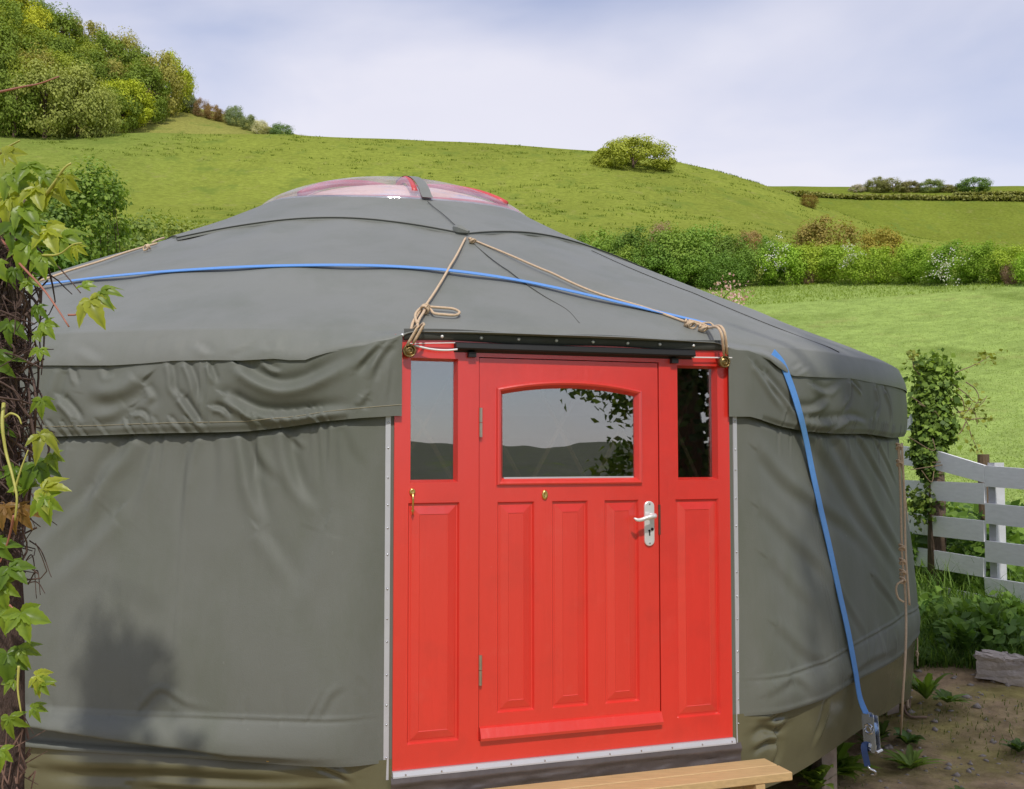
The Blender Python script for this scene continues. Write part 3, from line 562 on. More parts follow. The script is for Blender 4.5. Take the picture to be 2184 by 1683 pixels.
mk('crown_lining', PSI(a, rr, zz-.02).reshape(-1, 3), gridfaces(*rr.shape, True)[:, ::-1].copy(), LIN, yurt, True)
# radial seams on the roof
def roofline(pts, off, n=40):
    q = spline([roofpt(x, y) for x, y in pts], n); return np.array([roofon(v, off) if math.hypot(v[0]-AX[0], v[1]-AX[1]) < 3.59 else v for v in q])
for pts in ([(1003, 515), (1080, 575), (1160, 632), (1210, 662), (1236, 690)], [(1262, 535), (1330, 566), (1430, 607), (1560, 660), (1700, 716), (1790, 752)], [(912, 436), (950, 468), (986, 500)]):
    off = .001 if pts[0][0] > 920 else .020
    mk('roof_seam', *(lambda m: (np.concatenate(m.V), m.F))(MB().tube(roofline(pts, off), .0026, 5)), SEAMM, yurt)

# --- floor platform and legs under the skirt, lattice inside
b_ = MB(); a = np.linspace(0, 2*math.pi, 64, endpoint=False); rd = np.full(64, 3.52)
Vp = np.concatenate([PSI(a, rd, a*0+.46), PSI(a, rd, a*0+.34)]); b_.add(Vp, [tuple(range(63, -1, -1)), tuple(range(64, 128))]+[(i, (i+1) % 64, 64+(i+1) % 64, 64+i) for i in range(64)]); b_.build('platform', OLDWOOD, yurt)
LEGW = pmat('pale_post', (.33, .26, .2), .8, .35, 14, .004, 40)
for ps in np.radians([17, 27, 52, 110, 170, 230, 300, 345]):
    c = PSI(np.array([ps]), np.array([3.5]), np.array([.17]))[0]; MB().box(c, UH, NH, ZH, .045, .045, .17+.02).build('platform_leg', LEGW, yurt)
lat = MB()
for k in range(-14, 15):
    for sg in (-1, 1):
        z = np.linspace(.5, 2.15, 14); ps = k*.055*1.6+sg*(z-1.3)*.16
        m = np.abs(ps) < 1.2; lat.tube(PSI(ps, z*0+3.46, z), .010, 4)
lat.build('wall_lattice', LATTICE, yurt)

# ------------------------------------------------------------------ door unit
def zz(v): return EYE+v
def slab(u0, u1, z0, z1, holes, d0, thick, bev=.0, bdep=.0):
    """front face at d0 with rectangular holes; each hole's edge slopes in by bev to depth bdep"""
    us = sorted({u0, u1, *[h[0] for h in holes], *[h[1] for h in holes]}); zs = sorted({z0, z1, *[h[2] for h in holes], *[h[3] for h in holes]}); m = MB()
    inh = lambda u, z: any(h[0] < u < h[1] and h[2] < z < h[3] for h in holes)
    for i in range(len(us)-1):
        for j in range(len(zs)-1):
            if inh((us[i]+us[i+1])/2, (zs[j]+zs[j+1])/2): continue
            m.add([DP(us[i], zs[j], d0), DP(us[i+1], zs[j], d0), DP(us[i+1], zs[j+1], d0), DP(us[i], zs[j+1], d0)], [(0, 1, 2, 3)])
    c = [(u0, z0), (u1, z0), (u1, z1), (u0, z1)]
    for a, b in zip(c, c[1:]+c[:1]): m.add([DP(*a, d0), DP(*a, d0-thick), DP(*b, d0-thick), DP(*b, d0)], [(0, 1, 2, 3)])
    for h in holes:
        e = h[4] if len(h) > 4 else bev; dp = h[5] if len(h) > 5 else bdep
        o = [(h[0], h[2]), (h[1], h[2]), (h[1], h[3]), (h[0], h[3])]; n = [(h[0]+e, h[2]+e), (h[1]-e, h[2]+e), (h[1]-e, h[3]-e), (h[0]+e, h[3]-e)]
        for k in range(4):
            a, b = o[k], o[(k+1) % 4]; a2, b2 = n[k], n[(k+1) % 4]
            m.add([DP(*a, d0), DP(*b, d0), DP(*b2, d0-dp), DP(*a2, d0-dp)], [(0, 1, 2, 3)])
    return m
def raised_panel(u0, u1, z0, z1, d0, gw=.007, bw=.034):
    m = MB(); rings = [((0), d0), (gw, d0), (gw+.003, d0+.002), (gw+bw, d0+.0095), (gw+bw+.002, d0+.0075)]
    P = [[DP(u0+e, z0+e, d), DP(u1-e, z0+e, d), DP(u1-e, z1-e, d), DP(u0+e, z1-e, d)] for e, d in rings]
    for a, b in zip(P, P[1:]):
        for k in range(4): m.add([a[k], a[(k+1) % 4], b[(k+1) % 4], b[k]], [(0, 1, 2, 3)])
    m.add(P[-1], [(0, 1, 2, 3)]); return m
UL, UR = -.773, .773; ZB, ZT = zz(-1.28), zz(.475)
LU0, LU1, LZ0, LZ1 = -.411, .416, zz(-1.19), zz(.387)
SPL = (-.714, -.498, zz(-1.182), zz(-.214)); SPR = (.498, .714, zz(-1.175), zz(-.217))
SWL = (-.706, -.505, zz(-.131), zz(.380)); SWR = (.512, .714, zz(-.131), zz(.381))
frame = slab(UL, UR, ZB, ZT, [(LU0-.003, LU1+.004, LZ0-.003, LZ1+.004, 0, .05), SPL+(.006, .011), SPR+(.006, .011), SWL+(.010, .038), SWR+(.010, .038)], 0, .09).build('door_frame', RED, yurt)
for q in (SPL, SPR): raised_panel(q[0]+.006, q[1]-.006, q[2]+.006, q[3]-.006, -.011).build('side_panel', RED, frame)
for q in (SWL, SWR):
    MB().box(DP((q[0]+q[1])/2, (q[2]+q[3])/2, -.040), UH, NH, ZH, (q[1]-q[0])/2-.004, .003, (q[3]-q[2])/2-.004).build('side_window', GLASS, frame)
# leaf
door = thing('door', '', ''); del door['label']; del door['category']
bpy.data.objects.remove(door)
PX = [(-.331, -.168), (-.086, .077), (.157, .319)]; PZ0, PZ1 = zz(-1.087), zz(-.216); LD = -.004
WU0, WU1, WZ0, WZS, WZA = -.336, .336, zz(-.147), zz(.262), zz(.298)
WIN = (WU0+.004, WU1-.004, WZ0+.004, WZA, 0, .03)
leaf = slab(LU0, LU1, LZ0, LZ1, [(a, b, PZ0, PZ1, .006, .011) for a, b in PX]+[WIN], LD, .045)
na = 25; ua = np.linspace(WU0+.004, WU1-.004, na); arch = lambda u, e=0: WZS+(WZA-WZS)*(1-(u/(WU1))**2)-e
for i in range(na-1):      # spandrels over the arch
    leaf.add([DP(ua[i], arch(ua[i])-.006, LD), DP(ua[i+1], arch(ua[i+1])-.006, LD), DP(ua[i+1], WZA, LD), DP(ua[i], WZA, LD)], [(0, 1, 2, 3)])
leaf = leaf.build('door', RED, yurt); leaf['label'] = 'red panelled door leaf with arched window'
for a, b in PX: raised_panel(a+.006, b-.006, PZ0+.006, PZ1-.006, LD-.011).build('door_panel', RED, leaf)
def loop(e):
    us = np.linspace(WU0+e, WU1-e, 31); sc = (WZA-WZS)
    top = [(u, WZS+sc*(1-(u/WU1)**2)-e) for u in us]
    return [(WU0+e, WZ0+e), (WU1-e, WZ0+e)]+[(u, z) for u, z in top[::-1]]
m = MB(); prof = [(0, LD), (.002, LD+.010), (.008, LD+.013), (.016, LD+.009), (.030, LD-.012), (.031, LD-.02)]
P = [[DP(u, z, d) for u, z in loop(e)] for e, d in prof]; n = len(P[0])
for a, b in zip(P, P[1:]): m.add(a+b, [(k, (k+1) % n, n+(k+1) % n, n+k) for k in range(n)])
m.build('window_moulding', RED, leaf)
g = loop(.024); V = [DP(u, z, LD-.017) for u, z in g]; V2 = [DP(u, z, LD-.021) for u, z in g]
mk('window_pane', V+V2, [tuple(range(n)), tuple(range(2*n-1, n-1, -1))], GLASS, leaf)
MB().box(DP(0, WZ0+.030, LD-.012), UH, NH, ZH, .30, .004, .004).build('glazing_bead', ALUW, leaf)
# weather bar
m = MB(); z0, z1 = zz(-1.19), zz(-1.137)
pr = [(z0, 0), (z0, .026), (z0+.012, .03), (z1-.004, .012), (z1, 0)]
V = [DP(u, z, LD+d) for u in (LU0+.001, LU1+.002) for z, d in pr]; m.add(V, [(i, i+1, 5+i+1, 5+i) for i in range(4)]+[(4, 3, 2, 1, 0), (5, 6, 7, 8, 9)]); m.build('weather_bar', RED, leaf)
# hinges
for zc in (zz(.1165), zz(-.905)):
    h = MB().tube([DP(LU0+.003, zc-.061, .006), DP(LU0+.003, zc-.002, .006)], .0075, 10).tube([DP(LU0+.003, zc+.001, .006), DP(LU0+.003, zc+.061, .006)], .0075, 10)
    h.build('hinge', HINGE, leaf, smooth=False)
# handle plate, lever, keyhole, screws
def rounded_plate(uc, z0, z1, hw, d0, d1, n=10):
    pts = [(uc+hw*math.cos(t), z1-hw+hw*math.sin(t)) for t in np.linspace(0, math.pi, n)]+[(uc+hw*math.cos(t), z0+hw+hw*math.sin(t)) for t in np.linspace(math.pi, 2*math.pi, n)]
    k = len(pts); V = [DP(u, z, d0) for u, z in pts]+[DP(u, z, d1-.0015) for u, z in pts]+[DP(uc+(u-uc)*.9, (z0+z1)/2+(z-(z0+z1)/2)*.982, d1) for u, z in pts]
    return MB().add(V, [(i, (i+1) % k, k+(i+1) % k, k+i) for i in range(k)]+[(k+i, k+(i+1) % k, 2*k+(i+1) % k, 2*k+i) for i in range(k)]+[tuple(range(2*k, 3*k))])
rounded_plate(.368, zz(-.419), zz(-.223), .0235, LD, LD+.009).build('handle_plate', SATIN, leaf)
lv = [(.372, -.286, .012), (.374, -.286, .045), (.360, -.287, .055), (.335, -.291, .056), (.305, -.300, .055), (.288, -.301, .054), (.272, -.292, .052)]
MB().tube(spline([DP(u, zz(v), LD+d) for u, v, d in lv], 26), np.interp(np.linspace(0, 1, 26), [0, .35, .6, .9, 1], [.012, .012, .0095, .008, .003]), 10).build('lever_handle', SATIN, leaf, smooth=True)
MB().tube([DP(.380, zz(-.346), LD+.006), DP(.380, zz(-.346), LD+.012)], .0065, 10).tube([DP(.366, zz(-.352), LD+.006), DP(.366, zz(-.352), LD+.011)], .005, 8).box(DP(.367, zz(-.364), LD+.010), UH, NH, ZH, .0028, .001, .010).build('keyhole', BLACK, leaf)
for v in (-.236, -.407): MB().tube([DP(.368, zz(v), LD+.008), DP(.368, zz(v), LD+.0105)], .004, 8).build('screw', STEEL, leaf)
MB().box(DP(.4185, zz(-.305), -.012), UH, NH, ZH, .0045, .014, .066).build('lock_keep', pmat('rusty', (.10, .05, .035), .6, .4, 40, metal=.4), frame)
# brass spyhole and hanging hook
def disc(u, z, hw, hh, d0, d1, mt, name, par, n=20):
    V = []; 
    for f, d in ((1, d0), (1, d0+(d1-d0)*.5), (.72, d1), (.45, d1-.002), (.0, d1-.002)): V += [DP(u+hw*f*math.cos(t), z+hh*f*math.sin(t), d) for t in np.linspace(0, 2*math.pi, n, endpoint=False)]
    return mk(name, V, [(r*n+i, r*n+(i+1) % n, (r+1)*n+(i+1) % n, (r+1)*n+i) for r in range(4) for i in range(n)], mt, par, True)
disc(-.121, zz(-.189), .0135, .021, LD, LD+.010, BRASS, 'spyhole', leaf)
hk = disc(-.698, zz(-.168), .0125, .014, 0, .012, BRASS, 'cabin_hook', frame)
MB().tube([DP(-.698, zz(-.172), .016), DP(-.698, zz(-.20), .018), DP(-.698, zz(-.245), .014), DP(-.697, zz(-.262), .008)], [.0055, .004, .0035, .003], 8).tube([DP(-.704, zz(-.245), .012), DP(-.692, zz(-.245), .012)], .004, 6).build('hook_arm', BRASS, frame, smooth=True)
# aluminium strips with rivets
for u, nm in ((-.797, 'edge_strip'), (.806, 'edge_strip')):
    zt_, zb_ = zz(.165), zz(-1.314); d = -.012
    zs = np.linspace(zt_, zb_, 24)
    sgn = -1 if u < 0 else 1
    st = MB(); tn = UH*math.cos(.10)-sgn*NH*math.sin(.10)
    st.box(DP(u, (zt_+zb_)/2, d+.003), tn, np.cross(ZH, tn), ZH, .0105, .0035, (zt_-zb_)/2)
    so = st.build(nm, ALUW, yurt)
    for k in range(13):
        zc = zt_-.045-k*.112+random.uniform(-.02, .02); c = DP(u, zc, d+.006)
        MB().tube([c, c+NH*.004], [.0045, .003], 8).build('rivet', STEEL, so, smooth=True)
# sill and apron below the door
m = MB(); pr = [(zz(-1.281), -.02), (zz(-1.281), .016), (zz(-1.298), .022), (zz(-1.304), .022), (zz(-1.304), -.02)]
V = [DP(u, z, d) for u in (UL-.001, UR+.004) for z, d in pr]; m.add(V, [(i, i+1, 5+i+1, 5+i) for i in range(4)]+[(4, 3, 2, 1, 0), (5, 6, 7, 8, 9)]); sl = m.build('sill', ALUW, yurt)
for k in range(11):
    c = DP(UL+.05+k*.148, zz(-1.293), .019); MB().tube([c, c+NH*.005], [.0045, .003], 8).build('rivet', STEEL, sl)
uu = np.linspace(UL-.01, UR+.03, 150); tv = np.linspace(0, 1, 22)[:, None]
za = zz(-1.300)*(1-tv)+zz(-1.50)*tv+0*uu; da = .020+.006*np.sin(uu*23+tv*5)*tv+.012*vnoise(uu*2+tv*.6, tv*2+uu*.2, 4, 41, 3)*sm(tv, .05, .3)+.02*np.exp(-((tv-.12)/.05)**2)*.5
Vv = DC+uu[None, :, None]*UH+da[..., None]*NH+za[..., None]*ZH
mk('door_apron', Vv.reshape(-1, 3), gridfaces(*za.shape)[:, ::-1].copy(), TARP, yurt, True)
# stud band and black drip bar over the door
us = np.linspace(-.738, .757, 60); rows = [(zz(.452), .004), (zz(.458), .012), (zz(.483), .013), (zz(.499), .008)]
V = np.array([[DP(u, z+.004*math.sin(u*9), d) for u in us] for z, d in rows])
bd = mk('stud_band', V.reshape(-1, 3), gridfaces(4, 60)[:, ::-1].copy(), BAND_SHADE, yurt, True)
for u in (-.704, -.537, -.367, -.202, -.031, .139, .304, .461, .628, .798):
    c = DP(u-.041, zz(.470), .012); MB().tube([c, c+NH*.006, c+NH*.009], [.0078, .0068, .003], 10).build('stud', SATIN, bd, smooth=True)
pr = [(.449, .0), (.447, .032), (.443, .038), (.424, .042), (.418, .038), (.418, .012), (.408, .0)]
V = [DP(u-.039, zz(v), d+.001) for u in (-.485, .622) for v, d in pr]; k = len(pr)
bar = MB().add(V, [(i, i+1, k+i+1, k+i) for i in range(k-1)]+[tuple(range(k-1, -1, -1)), tuple(range(k, 2*k))]).build('drip_bar', BLACK, yurt)
for u in (-.41, .53): MB().box(DP(u-.039, zz(.398), .012), UH, NH, ZH, .016, .012, .010).build('bar_bracket', BLACK, bar)
# brass pulleys at the frame's top corners
for u, v in ((-.72, .405), (.733, .400)):
    c = DP(u, zz(v), .028); t = np.linspace(0, 2*math.pi, 21)
    pu = MB().tube([c-NH*.012, c+NH*.010], [.026, .024], 16).tube([c+.024*(math.cos(q)*UH+math.sin(q)*ZH)+NH*.010 for q in t], .004, 6, False).tube([c+.011*(math.cos(q)*UH+math.sin(q)*ZH)+NH*.012 for q in t], .003, 6, False).build('pulley', OLDBRASS, yurt, smooth=True)
MB().tube(spline([DP(-.70, zz(.428), .03), DP(-.63, zz(.414), .035), DP(-.56, zz(.411), .045), DP(-.522, zz(.415), .05)], 20), .0042, 6).build('white_cord', CORD, yurt, smooth=True)
MB().tube([DP(-.72, zz(.436), .01), DP(-.50, zz(.446), .02)], .0022, 5).build('wire', CORD, yurt); MB().tube([DP(.575, zz(.416), .02), DP(.78, zz(.420), .02)], .0030, 5).build('wire', CORD, yurt)

# ------------------------------------------------------------------ ropes and strap
RP = .0062
def knot(m, c, ax, r=.017, n=3, own=None):
    if own is not None: m = MB()
    c = np.asarray(c); ax = np.asarray(ax)/np.linalg.norm(ax); s = np.cross(ax, [0.2, .9, .3]); s /= np.linalg.norm(s); q = np.cross(ax, s)
    for k in range(n):
        th = np.linspace(0, 2*math.pi, 13); o = c+ax*(k-n/2)*.014
        m.tube([o+r*(math.cos(t)*s+math.sin(t)*q)+ax*.010*math.sin(t+k) for t in th], RP*.85, 6, False)
    if own is not None: m.build('knot', ROPE, own, smooth=True)
r1 = thing('tie_rope', 'tan rope with a loose loop, from crown cover to pulley above the hinges', 'rope', tuple(roofpt(990, 505)))
m = MB(); pA = roofline([(993, 512), (960, 572), (925, 632), (906, 660)], .012, 24); pB = roofline([(906, 660), (893, 683), (882, 704)], .016, 8)
pull = DP(-.72, zz(.43), .045); pC = spline([pB[-1], DP(-.685, zz(.50), .075), pull], 10)
m.tube(pA, RP, 7); m.build('rope', ROPE, r1, smooth=True)
m = MB(); off = np.array([.012, 0, .004])
m.tube(np.concatenate([pB, pC[1:]])-off, RP, 7).tube(np.concatenate([pB, pC[1:]])+off, RP, 7).build('doubled_rope', ROPE, r1, smooth=True)
knot(None, roofpt(906, 660, .02), pA[-1]-pA[0], .018, 3, r1)
MB().tube(roofline([(906, 662), (896, 668), (886, 690), (890, 700)], .02, 12), RP, 6).build('rope_end', ROPE, r1, smooth=True)
m = MB(); m.tube(roofline([(910, 661), (940, 663), (968, 666), (980, 673), (972, 679), (945, 678), (928, 676), (918, 667), (908, 660)], .014, 40), RP, 6).build('loose_loop', ROPE, r1, smooth=True)
r2 = thing('tie_rope', 'tan rope running under the blue strap to the pulley on the handle side', 'rope', tuple(roofpt(1005, 512)))
pA = roofline([(1000, 512), (1080, 545), (1180, 588), (1280, 632), (1380, 662), (1465, 692)], .010, 40); m = MB(); m.tube(pA, RP, 7).build('rope', ROPE, r2, smooth=True)
e = DP(.733, zz(.43), .045); pB = roofline([(1465, 692), (1490, 698), (1508, 706)], .018, 8); pC = spline([pB[-1], DP(.700, zz(.51), .085), e], 12)
m = MB(); m.tube(np.concatenate([pB, pC[1:]])-off*.6, RP, 7).tube(np.concatenate([pB, pC[1:]])+off*.6, RP, 7).build('doubled_rope', ROPE, r2, smooth=True)
knot(None, roofpt(1472, 692, .02), pA[-1]-pA[0], .016, 4, r2); knot(None, roofpt(1500, 701, .022), pA[-1]-pA[0], .014, 3, r2); MB().tube(roofline([(1500, 700), (1515, 700), (1522, 706)], .025, 6), RP*.8, 6).build('rope_end', ROPE, r2, smooth=True)
knot(None, roofpt(1008, 514, .02), pA[1]-pA[0], .012, 3, r2)
r3 = thing('tie_rope', 'tan rope on the roof slope leading toward the vine-covered post', 'rope', tuple(roofpt(335, 523)))
pA = roofline([(335, 523), (300, 533), (200, 566), (120, 592), (85, 604)], .012, 40); m = MB(); m.tube(pA, RP, 7).build('rope', ROPE, r3, smooth=True)
knot(None, roofpt(312, 528, .015), pA[-1]-pA[0], .013, 3, r3); MB().tube(roofline([(325, 524), (340, 517), (350, 514)], .02, 6), [.006]*6, 6).build('rope_end', ROPE, r3, smooth=True)
mk('rope_tab', *(lambda m: (np.concatenate(m.V), m.F))(MB().tube(roofline([(968, 496), (985, 502), (1000, 506)], .03, 8), [.012, .02, .026, .028, .026, .02, .014, .01], 6)), ROOFM, yurt)
# ropes hanging at the right edge of the wall
def edgept(px, py, d=.02, R=3.69):
    """a point at the wall's right flank, d outside it"""
    ps, z = cyl(min(px, 1905), py, R); q = cyl(min(px, 1905), py, R)[0]
    c = PSI(np.array([q]), np.array([R+d]), np.array([z]))[0]; return at(px, py, c[1])
r4 = thing('guy_rope', 'knotted tan rope hanging beside the wall down to the soil, with side loop', 'rope', tuple(atz(1920, 1578, .02)))
m = MB(); top = edgept(1916, 945); P_ = [top, edgept(1921, 1060), edgept(1924, 1180), edgept(1932, 1290), at(1932, 1370, top[1]-.1), at(1926, 1480, top[1]-.12), atz(1920, 1578, .015)]
m.tube(spline(P_, 60), RP*1.05, 7).build('rope', ROPE, r4, smooth=True)
m = MB(); m.tube(spline(np.array(P_[:4])+np.array([.016, -.01, 0]), 40), RP, 6).build('doubled_rope', ROPE, r4, smooth=True)
m = MB()
for py in (950, 985, 1165, 1195, 1218, 1235): knot(None, edgept(1917+(py-945)*.03, py, .03), (0, .05, 1), .014, 2, r4)
Zl = edgept(1922, 1260)[1]-.05
m.tube(spline([at(1926, 1238, Zl), at(1914, 1246, Zl), at(1912, 1264, Zl), at(1918, 1278, Zl), at(1928, 1284, Zl)], 20), RP*.9, 6); m.build('side_loop', ROPE, r4, smooth=True)
r5 = thing('guy_rope', 'thin tan cord hanging between the wall and white fence', 'rope', tuple(at(1957, 1440, 6.9)))
Zc = 6.9
m = MB(); m.tube(spline([at(1917, 948, 6.75), at(1930, 1050, Zc), at(1942, 1190, Zc), at(1950, 1290, Zc), at(1956, 1352, Zc), at(1957, 1420, Zc)], 50), .005, 6).build('cord', ROPE, r5, smooth=True)
knot(None, at(1957, 1345, Zc), (0, 0, 1), .008, 2, r5); knot(None, at(1956, 1392, Zc), (0, 0, 1), .007, 2, r5)
r6 = thing('ground_rope', 'tan rope end curled on the soil under the skirt edge', 'rope', tuple(atz(1940, 1550, .02)))
gp = lambda px, py, h=.012: (lambda q: np.array([q[0], q[1], tz(q[0], q[1])+h]))(atz(px, py, .02))
m = MB(); m.tube(spline([at(1940, 1490, 6.75)+np.array([0, 0, 0]), at(1938, 1520, 6.7), gp(1932, 1538), gp(1945, 1554), gp(1978, 1557)], 40), .008, 6).build('rope', pmat('rope_old', (.30, .20, .14), .9, .2, 60), r6, smooth=True)
m = MB(); m.tube(spline([at(1937, 1470, 6.72), at(1935, 1500, 6.7), gp(1937, 1540)], 20), .011, 6).build('rope_tail', ROPE, r6, smooth=True)

def ribbon(C, Nn, wdt, thick=.0018):
    C = V3(C); Nn = V3(Nn); T = np.gradient(C, axis=0); T /= np.linalg.norm(T, axis=1)[:, None]; Bn = np.cross(T, Nn); Bn /= np.linalg.norm(Bn, axis=1)[:, None]; N2 = np.cross(Bn, T)
    V = np.stack([C-Bn*wdt/2-N2*thick, C+Bn*wdt/2-N2*thick, C+Bn*wdt/2+N2*thick, C-Bn*wdt/2+N2*thick], 1); n = len(C)
    Fc = [(4*i+k, 4*i+(k+1) % 4, 4*i+4+(k+1) % 4, 4*i+4+k) for i in range(n-1) for k in range(4)]+[(3, 2, 1, 0), (4*n-4, 4*n-3, 4*n-2, 4*n-1)]
    return V.reshape(-1, 3), Fc
st = thing('ratchet_strap', 'blue webbing ratchet strap over the roof and down the wall', 'strap', tuple(atz(1848, 1640, .02)))
pr_ = [(62, 616), (120, 608), (200, 598), (400, 581), (600, 572), (850, 574), (950, 581), (1100, 602), (1200, 622), (1300, 645), (1400, 669), (1480, 688), (1518, 697)]
q = roofline(pr_, .012, 90); nn = np.array([[(v[0]-AX[0]), (v[1]-AX[1]), 0] for v in q]); nn /= np.linalg.norm(nn, axis=1)[:, None]; nn = nn*.43+np.array([0, 0, .9])
V, Fc = ribbon(q, nn, .040); mk('webbing', V, Fc, BLUE, st)
def valpt(px, py, off=.0):
    rr = R0+.062
    for _ in range(3):
        ps, z = cyl(px, py, rr); f = float(sm(np.array([py]), 900, 960)[0]); g_ = float(sm(np.array([py]), 1400, 1470)[0])
        rr = (R0+.062)*(1-f)+(float(wallrad(np.array([ps]), np.array([z]))[0])*(1-g_)+(R0+.09)*g_+.012)*f
    return PSI(np.array([ps]), np.array([rr+off]), np.array([z]))[0], ps
P_ = []; 
for px, py, o in [(1648, 752, .0), (1662, 772, .010), (1678, 812, .014), (1700, 880, .014), (1716, 940, .010), (1730, 1000, .004), (1748, 1075, .0), (1770, 1170, .0), (1790, 1262, .0), (1808, 1350, .004), (1822, 1430, .006), (1834, 1500, .01), (1840, 1522, .02)]:
    P_.append(valpt(px, py, o)[0])
q = spline(P_, 80); nn = q-AX; nn[:, 2] = 0; V, Fc = ribbon(q, nn, .042); mk('webbing', V, Fc, BLUE, st)
# ratchet buckle
bt = np.array(P_[-1])-UH*.012; ps = valpt(1845, 1540)[1]; bn = math.sin(ps)*UH+math.cos(ps)*NH; bs = np.cross(ZH, bn); dn = (at(1850, 1600, bt[1]-.05)-bt); dn /= np.linalg.norm(dn)
rt_ = MB()
for sg in (-1, 1):
    rt_.box(bt+bs*sg*.021+dn*.075+bn*.015, bs, bn, dn, .0025, .020, .085); rt_.box(bt+bs*sg*.026+dn*.085+bn*.045, bs, bn, dn, .0025, .013, .085)
    th = np.linspace(0, 2*math.pi, 15); rt_.tube([bt+bs*sg*.025+dn*(.06+.022*math.cos(t))+bn*(.03+.022*math.sin(t)) for t in th], .006, 6, False)
rt_.tube([bt-bs*.032+bn*.03+dn*.06, bt+bs*.032+bn*.03+dn*.06], .011, 10).tube([bt-bs*.03+bn*.06+dn*.165, bt+bs*.03+bn*.06+dn*.165], .008, 8).tube([bt-bs*.03+bn*.02+dn*.16, bt+bs*.03+bn*.02+dn*.16], .007, 8)
rt_.build('ratchet_buckle', STEEL, st)
MB().tube([bt-bs*.018+bn*.03+dn*.06, bt+bs*.018+bn*.03+dn*.06], .027, 14).build('wound_webbing', pmat('pale_blue_webbing', (.25, .42, .72), .45, .1, 60), st, smooth=True)
a0 = bt+dn*.15+bn*.03; gh = at(1850, 1634, a0[1]-.02); mid = at(1845, 1588, a0[1]-.02)
V, Fc = ribbon(spline([a0, mid, gh], 14), [np.array([-.25, -1, 0])]*14, .030); mk('tail_webbing', V, Fc, pmat('navy_webbing', (.03, .07, .20), .5, .1, 60), st)
V, Fc = ribbon(spline([a0+bs*.008+bn*.014, mid+bs*.006+bn*.014], 6), [bn]*6, .018); mk('release_bar', V, Fc, STEEL, st)
h0 = gh; MB().tube(spline([h0, h0+np.array([.012, -.01, -.012]), h0+np.array([.03, -.02, -.02]), h0+np.array([.035, -.015, -.035]), h0+np.array([.015, 0, -.04])], 14), .006, 8).build('hook', STEEL, st, smooth=True)

# ------------------------------------------------------------------ timber step in front of the door
zs_ = .385; qa = atz(1630.8, 1616.9, zs_); ub = (qa-DC)@UH; db = (qa-DC)@NH
stepo = thing('timber_step', 'pale new timber step of two planks below the red door', 'step', tuple(DP(0, 0, db+.1)))
def plank(u0, u1, d0, d1, zt_, th, name='plank'):
    m = MB(); e = .003; ring = lambda k, z: [DP(u0+k, z, d0+k), DP(u1-k, z, d0+k), DP(u1-k, z, d1-k), DP(u0+k, z, d1-k)]
    R_ = [ring(e, zt_-th), ring(0, zt_-th+e), ring(0, zt_-e), ring(e, zt_)]; V = sum(R_, [])
    m.add(V, [(3, 2, 1, 0), (12, 13, 14, 15)]+[(4*r+i, 4*r+(i+1) % 4, 4*r+4+(i+1) % 4, 4*r+4+i) for r in range(3) for i in range(4)])
    o = m.build(name, PLANK, stepo); o.data.materials[0] = PLANK; return o
plank(-.55, ub, db, db+.099, zs_, .034); plank(-.56, ub+.006, db+.103, db+.204, zs_-.002, .036)
for u in (-.45, ub-.15):
    MB().box(DP(u, (zs_-.04)/2, db+.16), UH, NH, ZH, .022, .045, (zs_-.04)/2).build('leg', PLANK, stepo)
    MB().box(DP(u, (zs_-.04)/2, db+.04), UH, NH, ZH, .022, .045, (zs_-.04)/2).build('leg', PLANK, stepo)

# ------------------------------------------------------------------ fence
def fl(px):           # point of the fence line under picture column px
    a = np.array([3.70, 9.73]); b = np.array([3.98, 8.02]); k = (px-CX)/F; d = b-a; t = (k*a[1]-a[0])/(d[0]-k*d[1]); q = a+t*d; return q
FD = np.array([.28, -1.71, 0]); FD /= np.linalg.norm(FD); FN = np.array([-FD[1]*-1, FD[0]*-1, 0]); FN = np.array([FD[1], -FD[0], 0]); FN = FN if FN[0] < 0 else -FN
E_ = lambda x, y: (1922+x/4.445, 931.9+y/4.445)
fence = thing('board_fence', 'white painted board fence standing in long grass beside the yurt', 'fence', (fl(2098)[0], fl(2098)[1], .4))
def fpt(px, py):
    q = fl(px); r = ray(px, py); return np.array([q[0], q[1], EYE+r[2]/r[1]*q[1]])
def board(tl, tr, br, bl, off=0, name='board', mt=WHITEB):
    P = [fpt(*E_(*c)) for c in (tl, tr, br, bl)]; f = [p_+FN*(.022+off) for p_ in P]; b = [p_+FN*off for p_ in P]
    return mk(name, f+b, [(0, 1, 2, 3), (7, 6, 5, 4), (0, 4, 5, 1), (1, 5, 6, 2), (2, 6, 7, 3), (3, 7, 4, 0)], mt, fence)
for c in [((345, 130), (798, 270), (798, 435), (330, 310)), ((-90, 70), (205, 112), (205, 285), (-90, 255)), ((-90, -250), (110, -215), (110, -60), (-90, -75)), ((-90, 404), (794, 440), (794, 640), (-90, 568)), ((-90, 700), (218, 738), (218, 930), (-90, 888)), ((221, 740), (784, 795), (780, 995), (221, 930)), ((-90, 1010), (774, 1150), (766, 1330), (-90, 1182)), ((-90, 1335), (730, 1494), (725, 1672), (-90, 1500)),
          ((802, 272), (1300, 310), (1300, 508), (804, 470)), ((796, 627), (1300, 675), (1300, 878), (796, 820)), ((787, 982), (1300, 1042), (1300, 1250), (787, 1180)), ((772, 1327), (1300, 1412), (1300, 1618), (780, 1500)), ((772, 1660), (1300, 1760), (1300, 1900), (772, 1800))]: board(*c)
